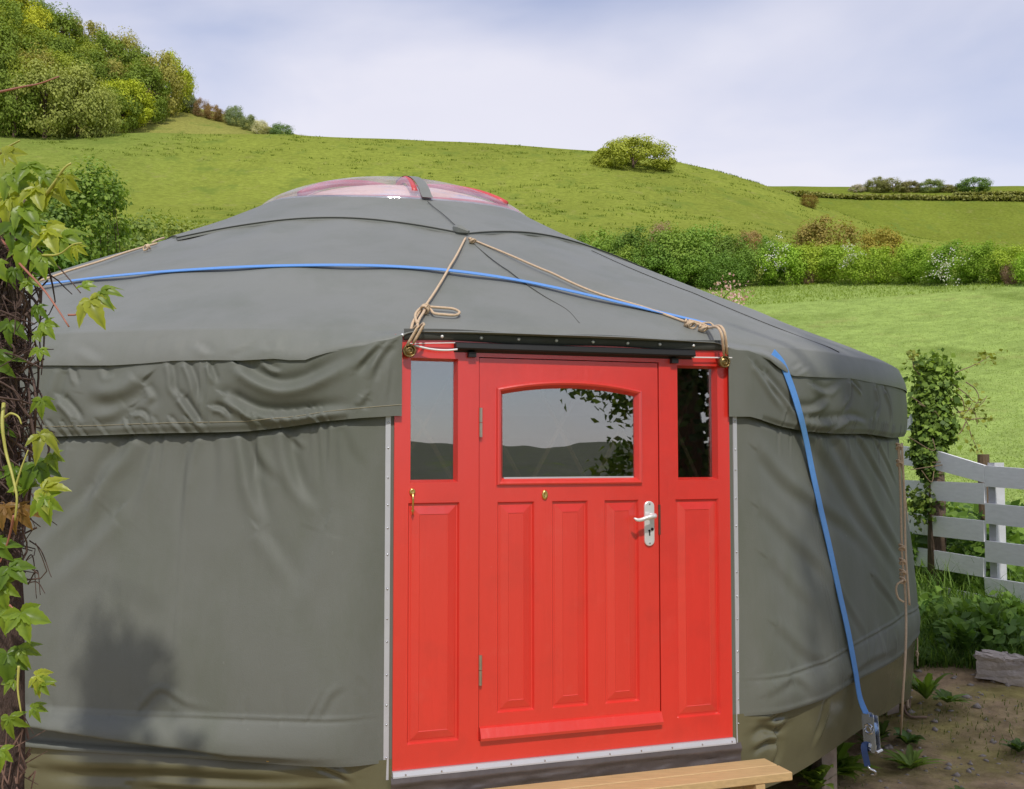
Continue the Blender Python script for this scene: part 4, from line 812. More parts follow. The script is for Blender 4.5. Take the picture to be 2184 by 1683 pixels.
def fpost(x0, x1, y0, y1, mt, name, off=-.09, dep=.085):
    P = [fpt(*E_(x, y)) for x, y in ((x0, y0), (x1, y0), (x1, y1), (x0, y1))]
    f = [p_+FN*(off+dep) for p_ in P]; b = [p_+FN*off for p_ in P]; return mk(name, f+b, [(0, 1, 2, 3), (7, 6, 5, 4), (0, 4, 5, 1), (1, 5, 6, 2), (2, 6, 7, 3), (3, 7, 4, 0)], mt, fence)
POSTW = pmat('sun_dimmed_white', (.52, .52, .55), .7, .15, 12); fpost(806, 872, 244, 1700, POSTW, 'post', -.088); fpost(222, 292, 560, 1620, POSTW, 'post', -.088)  # post white darkened in its colour to offset strong sun on the posts
def brown_post(px, ptop, Z, hw, name, label):
    t = at(px, ptop, Z); g = tz(t[0], t[1])-.2; m = MB(); m.tube([[t[0], t[1], g], [t[0]+.004, t[1], (g+t[2])/2], [t[0], t[1], t[2]]], [hw*1.03, hw, hw*.97], 12); return tag(m.build(name, BROWNP, None, base=(t[0], t[1], g+.2)), label, 'post')
brown_post(2097, 969, 9.4, .052, 'wooden_post', 'short round brown timber post standing behind the white fence')

# ------------------------------------------------------------------ foliage helpers
def leaf_quads(C, Nn, size, asp=.62, seed=0):
    g = np.random.default_rng(seed); n = len(C); Nn = Nn/(np.linalg.norm(Nn, axis=1)[:, None]+1e-9); r = g.normal(size=(n, 3)); T = np.cross(Nn, r); T /= np.linalg.norm(T, axis=1)[:, None]+1e-9; Bn = np.cross(Nn, T)
    s = np.asarray(size).reshape(-1, 1)*np.ones((n, 1))
    V = np.stack([C-T*s*.5, C+Bn*s*asp*.5+Nn*s*.08, C+T*s*.5-Nn*s*.1, C-Bn*s*asp*.5+Nn*s*.08], 1).reshape(-1, 3)
    return V, np.arange(4*n).reshape(-1, 4), np.repeat(g.random(n), 4)
def crown_pts(seed, rad, nclump, nleaf, csz=.33, low=-.55, hollow=.55):
    g = np.random.default_rng(seed); rad = np.asarray(rad, float); d = g.normal(size=(nclump*3, 3)); d /= np.linalg.norm(d, axis=1)[:, None]; d = d[d[:, 2] > low][:nclump]
    cc = d*(hollow+(1-hollow)*g.random((len(d), 1))**.5)*.86; k = g.integers(0, len(cc), nleaf); q = g.normal(size=(nleaf, 3)); q /= np.linalg.norm(q, axis=1)[:, None]
    cs = csz*(.55+.9*g.random(len(cc)))
    P = cc[k]+q*(g.random((nleaf, 1))**.38)*cs[k][:, None]; Nn = q+.55*cc[k]+np.array([0, 0, .45])+g.normal(size=(nleaf, 3))*.35
    return P*rad, Nn, g.random(len(cc))[k]
def crown_mesh(name, seed, rad, nclump, nleaf, size, **k):
    P, Nn, cr_ = crown_pts(seed, rad, nclump, nleaf, **k); V, Fc, r_ = leaf_quads(P, Nn, size*(.6+.8*np.random.default_rng(seed+5).random(nleaf)), seed=seed)
    r_ = np.clip(r_*.55+np.repeat(cr_, 4)*.45, 0, 1); me = mk(name, V, Fc, None, None, attr={'rnd': r_}); d = me.data; bpy.data.objects.remove(me); return d
LEAFH = leafmat('hill_leaf', (.68, .70, .68), (1.15, 1.13, 1.1), .25, .6, .15, objcol=True)
PROTO = [crown_mesh('crown', 100+i, (1, 1, r), 80, 9000, .065, csz=.24, low=-.95) for i, r in enumerate((.85, 1.0, .75, .95))]
BUSH = [crown_mesh('foliage', 200+i, (1, .9, r), 80, 8500, .06, csz=.25, low=-.8, hollow=.5) for i, r in enumerate((.95, 1.05, .85))]
GROUND = [crown_mesh('foliage', 260+i, (1, .9, .9), 30, 1500, .10, csz=.34, low=-.35) for i in range(2)]
for d in PROTO+BUSH+GROUND: d.materials.append(LEAFH)
_tm = MB().tube([[0, 0, -.3], [.01, 0, .35], [0, .02, .8]], [.07, .05, .02], 7)
for k in range(5):
    a = k*1.26; _tm.tube([[0, 0, .3+.08*k], [.25*math.cos(a), .25*math.sin(a), .55+.06*k], [.5*math.cos(a), .5*math.sin(a), .75+.05*k]], [.03, .02, .006], 5)
_t = _tm.build('trunk', BARK); TRUNK = _t.data; bpy.data.objects.remove(_t)
def inst(name, data, parent, loc, scale, rz=0, colr=None):
    o = bpy.data.objects.new(name, data); COL.objects.link(o); o.parent = parent; o.location = loc; o.scale = scale; o.rotation_euler = (0, 0, rz)
    if colr is not None: o.color = (*colr, 1)
    return o
def tree(base, w_, h_, colr, label, group, proto=None, name='broadleaf_tree', sink=.1, rz=None):
    t = thing(name, label, 'tree', tuple(base), group); i = random.randrange(4) if proto is None else proto
    rz = random.uniform(0, 6) if rz is None else rz
    inst('crown', PROTO[i], t, (0, 0, h_*.43), (w_/2, w_/2, h_*.60), rz, colr); inst('trunk', TRUNK, t, (0, 0, -.02*h_), (h_*.42, h_*.42, h_*.8), rz); return t
def bush(base, w_, h_, colr, label, group, dep=None, i=None, name='hedge_shrub', cat='shrub', small=False):
    t = thing(name, label, cat, tuple(base), group); S_ = GROUND if small else BUSH; i = random.randrange(len(S_)) if i is None else i
    o = inst('foliage', S_[i], t, (0, 0, h_*.42), (w_/2, (dep or w_)/2, h_*.60), random.uniform(0, 6) if dep is None else 0, colr); return t
# ------------------------------------------------------------------ the wood on the hill
G_D, G_M, G_Y, G_O, G_B, G_L = (.22, .30, .045), (.34, .40, .05), (.54, .56, .05), (.40, .44, .11), (.40, .38, .09), (.50, .56, .05)
wood = []
def wt(px, py, wpx, hpx, colr, label):
    q, r = hit(px, py, 150); s = r/F/math.cos(pxaz(px))*1.0
    tree(q-np.array([0, 0, .03*hpx*s]), wpx*s, hpx*s, tuple(np.array(colr)*random.uniform(.88, 1.12)), label, 'trees of the hillside wood')
LB = {'d': 'dark green broadleaf tree of the hillside wood', 'm': 'mid green broadleaf tree of the hillside wood', 'y': 'yellow-green young-leaved tree of the hillside wood', 'o': 'pale olive bushy tree along the lower edge of the hillside wood', 'b': 'brownish green tree of the hillside wood', 'l': 'lime green tree on the outer edge of the hillside wood'}
CC = {'d': G_D, 'm': G_M, 'y': G_Y, 'o': G_O, 'b': G_B, 'l': G_L}
OWN = {(245, 283): 'low dark green tree between the olive trees and the lime green one', (262, 272): 'lime green tree jutting onto the grass at the foot of the wood', (300, 258): 'dark green tree casting shade on grass beside the jutting lime tree', (338, 243): 'brownish tall tree next to the open end of the wood', (368, 234): 'lime green tree at the open end of the wood, tallest there', (385, 228): 'small lime green tree where the wood meets the skyline hedge', (360, 190): 'lime green crown high on the outer end of the wood', (215, 290): 'pale olive tree at the end of the olive row, touching the grass', (75, 130): 'bright yellow crown standing out high in the wood', (20, 85): 'yellow-green crown at the top of the wood', (258, 165): 'small yellow crown near the upper outline of the wood', (262, 148): 'mid green crown on the skyline above the small yellow crown', (195, 122): 'dark green crown on the upper skyline of the wood', (155, 108): 'brownish crown on the upper skyline of the wood'}
for px, py, wp, hp, k in [(30, 292, 120, 150, 'd'), (95, 294, 150, 165, 'o'), (165, 292, 130, 150, 'o'), (215, 290, 80, 110, 'o'), (245, 283, 110, 100, 'd'), (262, 272, 120, 110, 'l'), (300, 258, 120, 130, 'd'), (338, 243, 110, 140, 'b'), (368, 234, 90, 130, 'l'), (385, 228, 60, 90, 'l'),
                          (20, 240, 130, 130, 'm'), (80, 235, 110, 120, 'b'), (130, 230, 120, 120, 'm'), (190, 235, 130, 130, 'd'), (235, 230, 120, 120, 'b'), (285, 222, 110, 120, 'd'), (330, 205, 100, 120, 'm'), (360, 190, 85, 100, 'l'), (150, 258, 120, 100, 'm'), (60, 262, 120, 110, 'd'),
                          (10, 180, 130, 130, 'd'), (60, 180, 110, 120, 'm'), (110, 185, 120, 120, 'd'), (160, 185, 120, 120, 'm'), (215, 185, 120, 120, 'd'), (265, 180, 100, 110, 'b'), (305, 170, 90, 95, 'm'),
                          (15, 130, 120, 120, 'd'), (75, 130, 80, 115, 'y'), (130, 135, 110, 110, 'd'), (180, 140, 110, 110, 'b'), (225, 140, 110, 100, 'm'), (262, 148, 80, 80, 'm'), (100, 160, 70, 90, 'y'), (258, 165, 60, 70, 'y'),
                          (20, 85, 110, 100, 'y'), (65, 90, 110, 105, 'd'), (115, 100, 110, 95, 'm'), (155, 108, 90, 90, 'b'), (195, 122, 90, 75, 'd'), (-30, 250, 120, 170, 'd'), (-40, 160, 120, 150, 'm'), (-20, 90, 110, 110, 'd')]:
    wt(px, py, wp*.98, hp*.95, CC[k], OWN.get((px, py), LB[k]))
# hedge running down from the wood along the skyline
for px, py, wp, hp, colr, lb in [(405, 240, 40, 40, (.10, .12, .05), 'dark hawthorn on the skyline hedge nearest the wood'), (430, 247, 40, 36, (.16, .11, .06), 'brown gorse bush in the skyline hedge below the wood'), (455, 254, 40, 32, (.17, .115, .05), 'brown gorse bush in the skyline hedge below the wood'), (500, 267, 46, 46, (.12, .15, .07), 'grey-green hawthorn standing tall in the skyline hedge'), (530, 276, 40, 34, (.12, .14, .06), 'grey-green hawthorn in the skyline hedge beside pale blossom'), (555, 286, 40, 34, (.30, .29, .2), 'pale blossoming hawthorn in the skyline hedge'), (598, 304, 58, 46, (.085, .13, .045), 'dark green round bush low on the skyline hedge'), (645, 309, 44, 24, (.15, .15, .05), 'small olive bush ending the skyline hedge'), (475, 258, 40, 24, (.15, .11, .05), 'brown gorse bush in the skyline hedge below the wood'), (575, 296, 40, 26, (.13, .13, .05), 'low brownish bush beside the pale hawthorn on skyline')]:
    q, r = hit(px, py+2, 196); s = r/F; bush(q, wp*s*1.1, hp*s*1.05, tuple(np.array(colr)*2.4), lb, 'bushes of the skyline hedge', small=False, name='skyline_bush', cat='bush')
# lone tree on the near crest
q, r = hit(1350, 358, 150); s = r/F
lt = thing('lone_tree', 'broad round-topped green tree alone on the grassy hill crest', 'tree', tuple(q)); lm = crown_mesh('crown', 77, (1, .9, .62), 110, 15000, .05, csz=.2, low=-.45); lm.materials.append(LEAFH)
inst('crown', lm, lt, (0, 0, 14*s), (96*s, 90*s, 84*s), 0, (.42, .46, .07)); inst('trunk', TRUNK, lt, (0, 0, -1.2), (4, 4, 5), .4)
# trees and hedge on the far hill
for px, wp, hp, colr, lb in [(1827, 34, 20, (.22, .2, .16), 'pale leafless-looking tree on the far hilltop'), (1870, 52, 36, (.125, .13, .045), 'wind-leaning olive tree on the far hilltop'), (1905, 66, 38, (.12, .12, .045), 'broad dull green tree in the middle of far hilltop clump'), (1940, 44, 28, (.12, .11, .045), 'low brownish tree beside the far hilltop clump'), (1985, 56, 32, (.115, .14, .05), 'rounded green tree right of the far hilltop clump'), (2022, 36, 20, (.13, .125, .05), 'small dull tree between two rounded far trees'), (2078, 66, 38, (.075, .12, .03), 'dark green tree standing apart on the far hilltop')]:
    q, r = hit(px, 409, 280); s = r/F; tree(q-np.array([0, 0, .6]), wp*s*1.1, hp*s*1.0, tuple(np.array(colr)*2.5), lb, 'trees on the far hilltop', name='hilltop_tree')
hb = MB; 
fhg = np.random.default_rng(61); PX_ = np.r_[fhg.uniform(1600, 2200, 5200)]
HP = []
for a_, b_, y0_, hgt in ((1600, 1850, 414, 2.0), (1850, 2200, 425, 2.3), (2040, 2200, 416, 1.2)):
    xs = np.linspace(a_, b_, 26); base = np.array([hit(x, y0_+(x-a_)*.012+ (9 if a_ == 1600 else 0)*(x-a_)/250, 196)[0] for x in xs]); n_ = 2600; t_ = fhg.random(n_)*25; i_ = t_.astype(int).clip(0, 24); f_ = (t_-i_)[:, None]
    c = base[i_]*(1-f_)+base[i_+1]*f_; c = c+np.stack([fhg.normal(0, .7, n_), fhg.normal(0, .7, n_), hgt*.62*fhg.random(n_)**.8*(.7+.5*vnoise(c[:, 0], c[:, 1], .12, 4))], 1); HP.append(c)
HP = np.concatenate(HP); V, Fc, r_ = leaf_quads(HP, fhg.normal(size=HP.shape)+np.array([0, -.5, .5]), .75, seed=62)
fh = mk('far_hedgerow', V, Fc, leafmat('far_hedge_leaf', (.20, .22, .05), (.36, .35, .09), .2), None, attr={'rnd': r_}); tag(fh, 'clipped dark hedgerow running across the far hillside field', 'hedge')
q, r = hit(1727, 443, 100); s = r/F; bush(q, 40*s, 30*s, (.32, .23, .06), 'single brown bush on the grassy shoulder of the hill', None, name='field_bush', cat='bush')

# ------------------------------------------------------------------ hedge across the field
def hbush(px, top, bot, wpx, colr, lb, grp='shrubs of the field hedge', i=None, dr=0):
    d = ray(px, bot); n_ = math.hypot(d[0], d[1]); q, r = hit(px, bot, 14); q = np.array([d[0]/n_*(r+dr), d[1]/n_*(r+dr), 0]); q[2] = tz(q[0], q[1]); s = (r+dr)/F*1.02
    topz = EYE+telev(px, top)*(r+dr); h = topz-q[2]; return bush(q-np.array([0, 0, .1]), wpx*s*1.12, h, colr if max(colr) > .2 else tuple(np.array(colr)*2.8), lb, grp, i=i)
HG = (.26, .38, .065); HL = (.37, .50, .06); HK = (.20, .30, .055)
for px, top, bot, wp, c, lb in [(1225, 490, 600, 110, HK, 'd'), (1290, 478, 602, 130, HG, 'd'), (1365, 468, 604, 140, HK, 'd'), (1440, 462, 606, 150, HG, 'd'), (1400, 500, 612, 130, HK, 'd'), (1500, 464, 606, 140, HG, 'd'), (1555, 480, 606, 120, HK, 'd'), (1475, 530, 612, 120, HG, 'd'), (1545, 530, 614, 110, HK, 'd'), (1620, 492, 606, 110, HG, 'd'), (1345, 520, 612, 110, HG, 'd'),
                                (1180, 500, 600, 110, HK, 'd'), (1670, 502, 606, 110, HL, 'l'), (1730, 505, 605, 110, HL, 'l'), (1790, 506, 604, 110, HL, 'l'), (1850, 508, 604, 110, HL, 'l'), (1915, 510, 604, 110, HL, 'l'), (1975, 512, 603, 110, HL, 'l'), (2040, 506, 602, 120, (.30, .44, .055), 'l'), (2105, 508, 602, 110, HL, 'l'), (2165, 508, 602, 110, HL, 'l'), (2220, 508, 602, 110, HL, 'l')]:
    hbush(px, top+random.uniform(-4, 6), bot+random.uniform(-2, 3), wp, tuple(np.array(c)*random.uniform(.82, 1.12)*np.array([random.uniform(.88, 1.08), 1, 1])), 'dense dark green shrub of the field hedge behind the roof' if lb == 'd' else 'bright yellow-green leafy shrub of the field hedge')
for px, top, bot, wp, c, lb in [(1760, 452, 560, 150, (.13, .105, .03), 'large brown gorse bush rising above the field hedge'), (1880, 468, 560, 104, (.145, .12, .022), 'brown gorse bush flecked with yellow above the field hedge'), (1410, 458, 540, 60, (.16, .12, .07), 'reddish brown twiggy bush topping the dark hedge')]:
    hbush(px, top, bot+40, wp, c, lb, None, dr=2.5)
for px, top, bot, wp, c, lb in [(2160, 545, 606, 44, (.13, .085, .06), 'dead brown bush in the hedge by the frame of bright shrubs'), (1727, 565, 607, 24, (.13, .09, .055), 'small dead brown bush at the foot of field hedge'), (1600, 483, 540, 60, (.17, .12, .055), 'russet bush between dark and bright halves of hedge')]:
    hbush(px, top, bot, wp, c, lb, None)
# white hawthorn blossom sprays
BLOS = leafmat('blossom', (.55, .52, .46), (.8, .78, .72), .2); PINK = leafmat('pink_blossom', (.50, .26, .24), (.72, .50, .47), .2)
def spray(px, py, wp, hp, nl, size, mt, label, name='blossom_spray', cat='blossom', Z=None):
    q = at(px, py, Z or hit(px, 606, 14)[0][1]-1.9); s = q[1]/F; g = np.random.default_rng(int(px)); c = q+np.stack([g.normal(0, wp*s*.10, nl), g.normal(0, .3, nl), g.normal(0, hp*s*.07, nl)], 1); c = c+np.repeat(g.normal(0, 1, (max(1, nl//14), 3))*np.array([wp*s*.35, .2, hp*s*.32]), 14, 0)[:nl] if nl % 14 == 0 else c; c[:, 2] += .35*np.abs(c[:, 0]-q[0])*np.sign(g.normal(size=nl))*.3
    V, Fc, r_ = leaf_quads(c, g.normal(size=c.shape)+np.array([0, -.6, .5]), size, .9, seed=int(px)); o = thing(name, label, cat, tuple(q)); mk('blossoms', V, Fc, mt, o, attr={'rnd': r_}, kind='stuff')
    MB().tube(spline([q+np.array([-.1*wp*s, .3, -.6*hp*s]), q+np.array([.05*wp*s, .1, 0]), q+np.array([.25*wp*s, 0, .35*hp*s])], 10), np.linspace(.012, .004, 10), 5).build('twig', BARK, o); return o
spray(1660, 555, 46, 60, 280, .075, BLOS, 'white hawthorn blossom on the middle of the field hedge'); spray(1812, 545, 40, 40, 140, .07, BLOS, 'scattered white blossom on the hedge below the brown gorse'); spray(2015, 560, 46, 56, 238, .075, BLOS, 'white blossom spray on the hedge left of the dead bush')
pk_ = spray(1550, 626, 46, 26, 154, .045, PINK, 'pink blossom twig showing just above the roof edge', Z=16)
# nearer bushes behind the yurt on the left
def nearbush(px, py, Z, wpx, hpx, n, size, c1, c2, label, seed):
    q = at(px, py, Z); s = Z/F; P, Nn, cr_ = crown_pts(seed, (wpx*s/2, wpx*s/2.4, hpx*s/2), 34, n, csz=.36, low=-1); base = np.array([q[0], q[1], tz(q[0], q[1])]); V, Fc, r_ = leaf_quads(P+q, Nn, size*(.6+.8*np.random.default_rng(seed).random(n)), seed=seed)
    t = thing('bush', label, 'bush', tuple(base)); mk('foliage', V, Fc, leafmat('bush_leaf%d' % seed, c1, c2, .35), t, attr={'rnd': np.clip(r_*.6+np.repeat(cr_, 4)*.4, 0, 1)})
    m = MB(); g = np.random.default_rng(seed)
    for k in range(6): e = q+np.array([g.uniform(-.25, .25)*wpx*s, g.uniform(0, .3), g.uniform(-.2, .1)*hpx*s]); m.tube(spline([base+np.array([g.normal(0, .1), .3, -.1]), (base+e)/2+np.array([g.normal(0, .3), .3, 0]), e], 8), np.linspace(.02, .004, 8), 5)
    m.build('stems', BARK, t, smooth=True); return t
nearbush(165, 470, 15.5, 240, 250, 9000, .07, (0.087, 0.16, 0.029), (0.319, 0.435, 0.0725), 'loose green hawthorn bush with bare twig ends behind the roof', 301)
nearbush(90, 575, 15, 240, 200, 6000, .075, (0.0725, 0.16, 0.0261), (0.217, 0.348, 0.058), 'dark leafy bush low behind roof beside the vine-covered post', 302)
nearbush(290, 545, 22, 260, 170, 7000, .10, (0.131, 0.203, 0.0435), (0.392, 0.464, 0.0943), 'pale yellow-green bush hugging the roof slope', 303)
nearbush(395, 540, 26, 210, 150, 5000, .11, (0.145, 0.217, 0.0508), (0.406, 0.45, 0.116), 'olive green bush end touching the roof line', 304)
nearbush(215, 395, 15.2, 120, 110, 700, .06, (0.087, 0.174, 0.029), (0.319, 0.435, 0.0798), 'sparse leafy branch tips over the loose hawthorn', 305)

# ------------------------------------------------------------------ palmate creeper leaves
def palm_mesh(seed, droop=.5):
    g = np.random.default_rng(seed); V = []; Fc = []; R_ = []
    angs = np.radians([-105, -55, 0, 55, 105]); lens = [.62, .88, 1.0, .9, .64]
    for a, l in zip(angs+g.normal(0, .09, 5), lens):
        l = l*g.uniform(.88, 1.1); n = 12; ww = .24*l*g.uniform(.9, 1.15); o = len(V); dr = droop*g.uniform(.6, 1.4); tw = g.normal(0, .25)
        for i in range(n):
            t = i/(n-1); wv = ww*math.sin(math.pi*min(1, t**.75*1.0))**.9*(1+.16*(i % 2)) if 0 < i < n-1 else .006
            cx, cz = l*t, -dr*l*t*t*.7
            for s in (-1, -.5, 0, .5, 1): V.append((cx*math.cos(a)-s*wv*math.sin(a), cx*math.sin(a)+s*wv*math.cos(a), cz+abs(s)*wv*.45+s*tw*wv+.012*math.sin(i*1.9)*abs(s))); R_.append(.35+.3*abs(s)+g.uniform(-.08, .08)+(-.25 if s == 0 else 0))
        for i in range(n-1):
            for k in range(4): Fc.append((o+i*5+k, o+i*5+k+1, o+i*5+6+k, o+i*5+5+k))
    me = mk('leaf', V, Fc, None, None, True, attr={'rnd': np.clip(R_, 0, 1)}); d = me.data; bpy.data.objects.remove(me); return d
VLEAF = leafmat('vine_leaf', (.55, .6, .5), (1.3, 1.25, 1.2), .42, .38, .4, objcol=True)
PALM = [palm_mesh(i, dr) for i, dr in enumerate((.35, .7, 1.0, .5, .85, 1.2))]
for d in PALM: d.materials.append(VLEAF)
LG, LY, LDK, LRD = (.22, .32, .035), (.36, .40, .045), (.13, .22, .024), (.28, .16, .05)
vine = thing('vine_covered_post', 'timber post wrapped in dry creeper stems with fresh palmate leaves', 'climbing plant', (-1.5, 3.0, 0))
VZ = 3.0
# the post
zp = np.linspace(-.1, 2.3, 30); pc_ = np.array([at(-30, 1500, VZ)[0]+.02*math.sin(z*2.1) for z in zp]); m = MB()
nn_ = 22; V = []
for i, z in enumerate(zp):
    for k in range(nn_):
        a = 2*math.pi*k/nn_; r_ = .058+.012*math.sin(3*a+z*2)+.012*vnoise(np.array([a*2.0+4]), np.array([z*2]), 1.5, 51)[0]; V.append((pc_[i]+r_*math.cos(a), VZ+.05+r_*math.sin(a), z))
mk('post', V, [(i*nn_+k, i*nn_+(k+1) % nn_, (i+1)*nn_+(k+1) % nn_, (i+1)*nn_+k) for i in range(29) for k in range(nn_)], pmat('fibrous_bark', (.085, .052, .04), .9, .45, 16, .015, 60, stretch=(5, 5, 1)), vine, True)
# bark shreds on the lower post, dry twig tangle above
g = np.random.default_rng(88); m = MB()
for k in range(120):
    z = g.uniform(.0, .95); a = g.uniform(-math.pi, 0.4); c = np.array([pc_[10]+.08*math.cos(a), VZ+.05+.08*math.sin(a), z]); m.tube([c, c+np.array([g.normal(.01, .02), -.01, g.uniform(-.06, .08)]), c+np.array([g.normal(.02, .025), -.015, g.uniform(-.1, .14)])], [.004, .003, .001], 4)
m.build('bark_shreds', pmat('shred', (.17, .10, .075), .9, .3, 20), vine)['kind'] = 'stuff'
m = MB()
for k in range(800):
    py = g.triangular(430, 720, 1330); px = (-4+g.normal(0, 32))*(1.0 if py < 1000 else .75); c = at(px, py, VZ+g.uniform(-.14, .16)); l = g.uniform(.05, .22); d = np.array([g.normal(.25, .55), g.normal(0, .3), g.normal(-.25, .8)]); d /= np.linalg.norm(d)
    b = np.array([g.normal(0, .03), g.normal(0, .02), g.normal(0, .03)]); m.tube(spline([c-d*l*.5, c+b, c+d*l*.5], 6), np.linspace(.0035, .0014, 6)*g.uniform(.6, 1.3), 4)
for k in range(26):
    px = g.uniform(-40, 60); y0 = g.uniform(420, 700); P_ = [at(px+g.normal(0, 14)+i*3, y0+i*g.uniform(90, 160), VZ+g.uniform(-.1, .1)) for i in range(5)]; m.tube(spline(P_, 24), .0035, 5)
m.build('dry_stems', STEM, vine)['kind'] = 'stuff'
def stem(pts, r, mt, dz=0, nm='stem'):
    P_ = spline([at(x, y, VZ+dz+z_) for x, y, z_ in pts], 24); MB().tube(P_, np.linspace(r, r*.5, 24), 6).build(nm, mt, vine, smooth=True)
stem([(-10, 492, 0), (40, 560, -.1), (95, 620, -.15), (120, 655, -.18), (147, 697, -.2)], .0045, STEMR, -.05); stem([(145, 672, -.2), (165, 670, -.2), (180, 655, -.2), (192, 640, -.2)], .003, STEMR, -.05)
stem([(80, 530, 0), (130, 575, -.1), (172, 625, -.15)], .003, STEM, -.05); stem([(-5, 197, 0), (50, 185, -.05), (95, 175, -.1), (126, 163, -.1)], .0035, STEMR, -.1)
stem([(8, 860, -.1), (5, 905, -.12), (12, 960, -.12), (28, 1020, -.14), (36, 1060, -.15), (32, 1110, -.14)], .0055, STEMG, -.05); stem([(10, 890, -.12), (25, 882, -.14), (40, 890, -.15), (46, 905, -.15)], .004, STEMG, -.05); stem([(30, 1050, -.14), (45, 1000, -.15), (60, 960, -.15)], .0035, STEMG, -.05)
stem([(30, 1100, -.14), (15, 1160, -.1), (0, 1200, -.1)], .004, STEMR, -.05); stem([(95, 420, -.1), (120, 385, -.14), (145, 352, -.16), (152, 348, -.16)], .0055, STEMG, -.05); stem([(-5, 330, 0), (20, 312, -.05), (42, 300, -.08)], .005, STEMG, -.05)
stem([(90, 545, -.1), (130, 540, -.14), (160, 520, -.15), (175, 518, -.15)], .0035, STEMG, -.05); stem([(95, 700, -.05), (92, 760, -.08), (88, 800, -.08)], .003, STEM, -.03); stem([(40, 1420, -.12), (38, 1470, -.12), (45, 1520, -.12)], .004, STEMG, -.05); stem([(20, 1290, -.12), (40, 1310, -.12)], .003, STEMR, -.05)
for k in range(14):
    x0 = g.uniform(40, 70); y0 = g.uniform(560, 1250); stem([(x0, y0, 0), (x0+g.uniform(8, 30), y0+g.uniform(-30, 50), -.02), (x0+g.uniform(15, 55), y0+g.uniform(-20, 110), -.04)], .0022, STEM, 0, 'twig')
def pleaf(px, py, size, colr, rot=None, tiltx=None, k=None, dz=-.15):
    q = at(px, py, VZ+dz); o = bpy.data.objects.new('leaf', PALM[random.randrange(6) if k is None else k]); COL.objects.link(o); o.parent = vine; o.location = q-np.array(vine.location); s = size/F*(VZ+dz)
    o.scale = (s, s, s); o.rotation_euler = (math.radians(random.uniform(35, 75) if tiltx is None else tiltx), random.uniform(-.5, .5), 0); o.rotation_mode = 'XYZ'
    o.rotation_euler.rotate_axis('Z', math.radians(random.uniform(-140, -40) if rot is None else rot)); c = np.array(colr)*random.uniform(.85, 1.15); o.color = (*c, 1)
for a in [(192, 640, 62, LY, -70, 55, 1, -.25), (215, 622, 45, LG, -20, 40, 2, -.24), (178, 612, 34, LG, 60, 40, 0, -.24), (25, 372, 62, LG, -60, 60, 1), (60, 352, 58, LG, -10, 35, 3), (75, 400, 62, LY, -50, 55, 0), (112, 398, 52, LY, -80, 60, 4), (20, 420, 70, LY, -100, 65, 2), (50, 440, 60, LG, -60, 50, 1), (95, 372, 44, LG, 10, 40, 2), (138, 378, 44, LY, -75, 70, 5, -.2), (10, 330, 46, LY, 40, 55, 0),
          (60, 470, 55, LG, -80, 55, 3), (100, 490, 66, LY, -50, 60, 0), (130, 505, 56, LG, -35, 50, 2), (60, 520, 60, LG, -110, 65, 1), (28, 480, 60, LDK, -120, 60, 4), (90, 545, 46, LG, -90, 60, 1), (162, 527, 30, LY, -100, 70, 5, -.2), (30, 575, 40, LDK, -100, 60, 2), (60, 600, 34, LG, -60, 60, 0), (80, 655, 34, LDK, -110, 60, 2), (95, 690, 36, LG, -80, 60, 1), (85, 745, 30, LG, -70, 55, 3), (75, 715, 26, LG, 20, 50, 0), (20, 690, 46, LDK, -100, 60, 4),
          (88, 853, 40, LG, -60, 60, 5), (85, 928, 58, LY, 0, 30, 5, -.2), (112, 970, 34, LG, -90, 60, 1), (75, 990, 62, LDK, -25, 45, 2), (30, 1000, 50, LDK, -110, 60, 4), (92, 1042, 64, LY, -15, 45, 3, -.2), (95, 1062, 52, LG, -80, 70, 1, -.22), (60, 1040, 45, LG, 150, 40, 0), (40, 1085, 50, LRD, -60, 60, 2), (10, 1080, 44, LRD, -120, 60, 1), (20, 1210, 58, LDK, -30, 50, 3), (5, 1245, 52, LG, -100, 65, 1), (45, 1308, 66, LG, -55, 65, 0, -.2), (15, 1300, 52, LG, -130, 60, 4), (15, 1395, 60, LDK, -60, 60, 1), (45, 1385, 40, LG, -20, 50, 2), (78, 1442, 42, LY, 0, 45, 5, -.18), (85, 1455, 36, LG, -70, 65, 0, -.18), (30, 1450, 40, LG, 170, 50, 3), (70, 1510, 30, LG, 5, 50, 2), (20, 1532, 46, LG, -90, 70, 5), (0, 1600, 40, LG, -60, 60, 1), (-10, 1160, 50, LDK, -60, 60, 2), (-15, 760, 60, LDK, -60, 60, 2), (-25, 560, 70, LG, -60, 60, 3), (-30, 900, 60, LDK, -60, 60, 4)]:
    pleaf(a[0], a[1], a[2], a[3], a[4], a[5], a[6], a[7] if len(a) > 7 else -.15)

# ------------------------------------------------------------------ ivy-covered post by the fence
q = fl(1990); ivz = q[1]+.05; base = np.array([q[0]+.02, ivz, tz(q[0], ivz)])
ivy = thing('ivy_post', 'old fence post smothered in ivy with bare twigs sticking out', 'ivy', tuple(base)); top = at(1990, 775, ivz)[2]
m = MB(); m.tube([[base[0], ivz, base[2]-.1], [base[0]+.02, ivz, 1.3], [base[0], ivz, top-.1]], [.085, .075, .06], 10).build('post', BARK, ivy, smooth=True)
g = np.random.default_rng(5); n = 4600; ty = g.random(n); py = 772+ty*250; wv = np.interp(py, [770, 800, 850, 930, 980, 1010, 1024], [18, 38, 42, 38, 33, 24, 10]); wv = wv*(1+.28*vnoise(py, py*0+3, .035, 81)+.10*g.normal(size=n)); a = g.uniform(0, 2*math.pi, n); rr = wv*(.62+.40*g.random(n)); xc = 1988-(py-900)*.05+6*np.sin(py*.05)
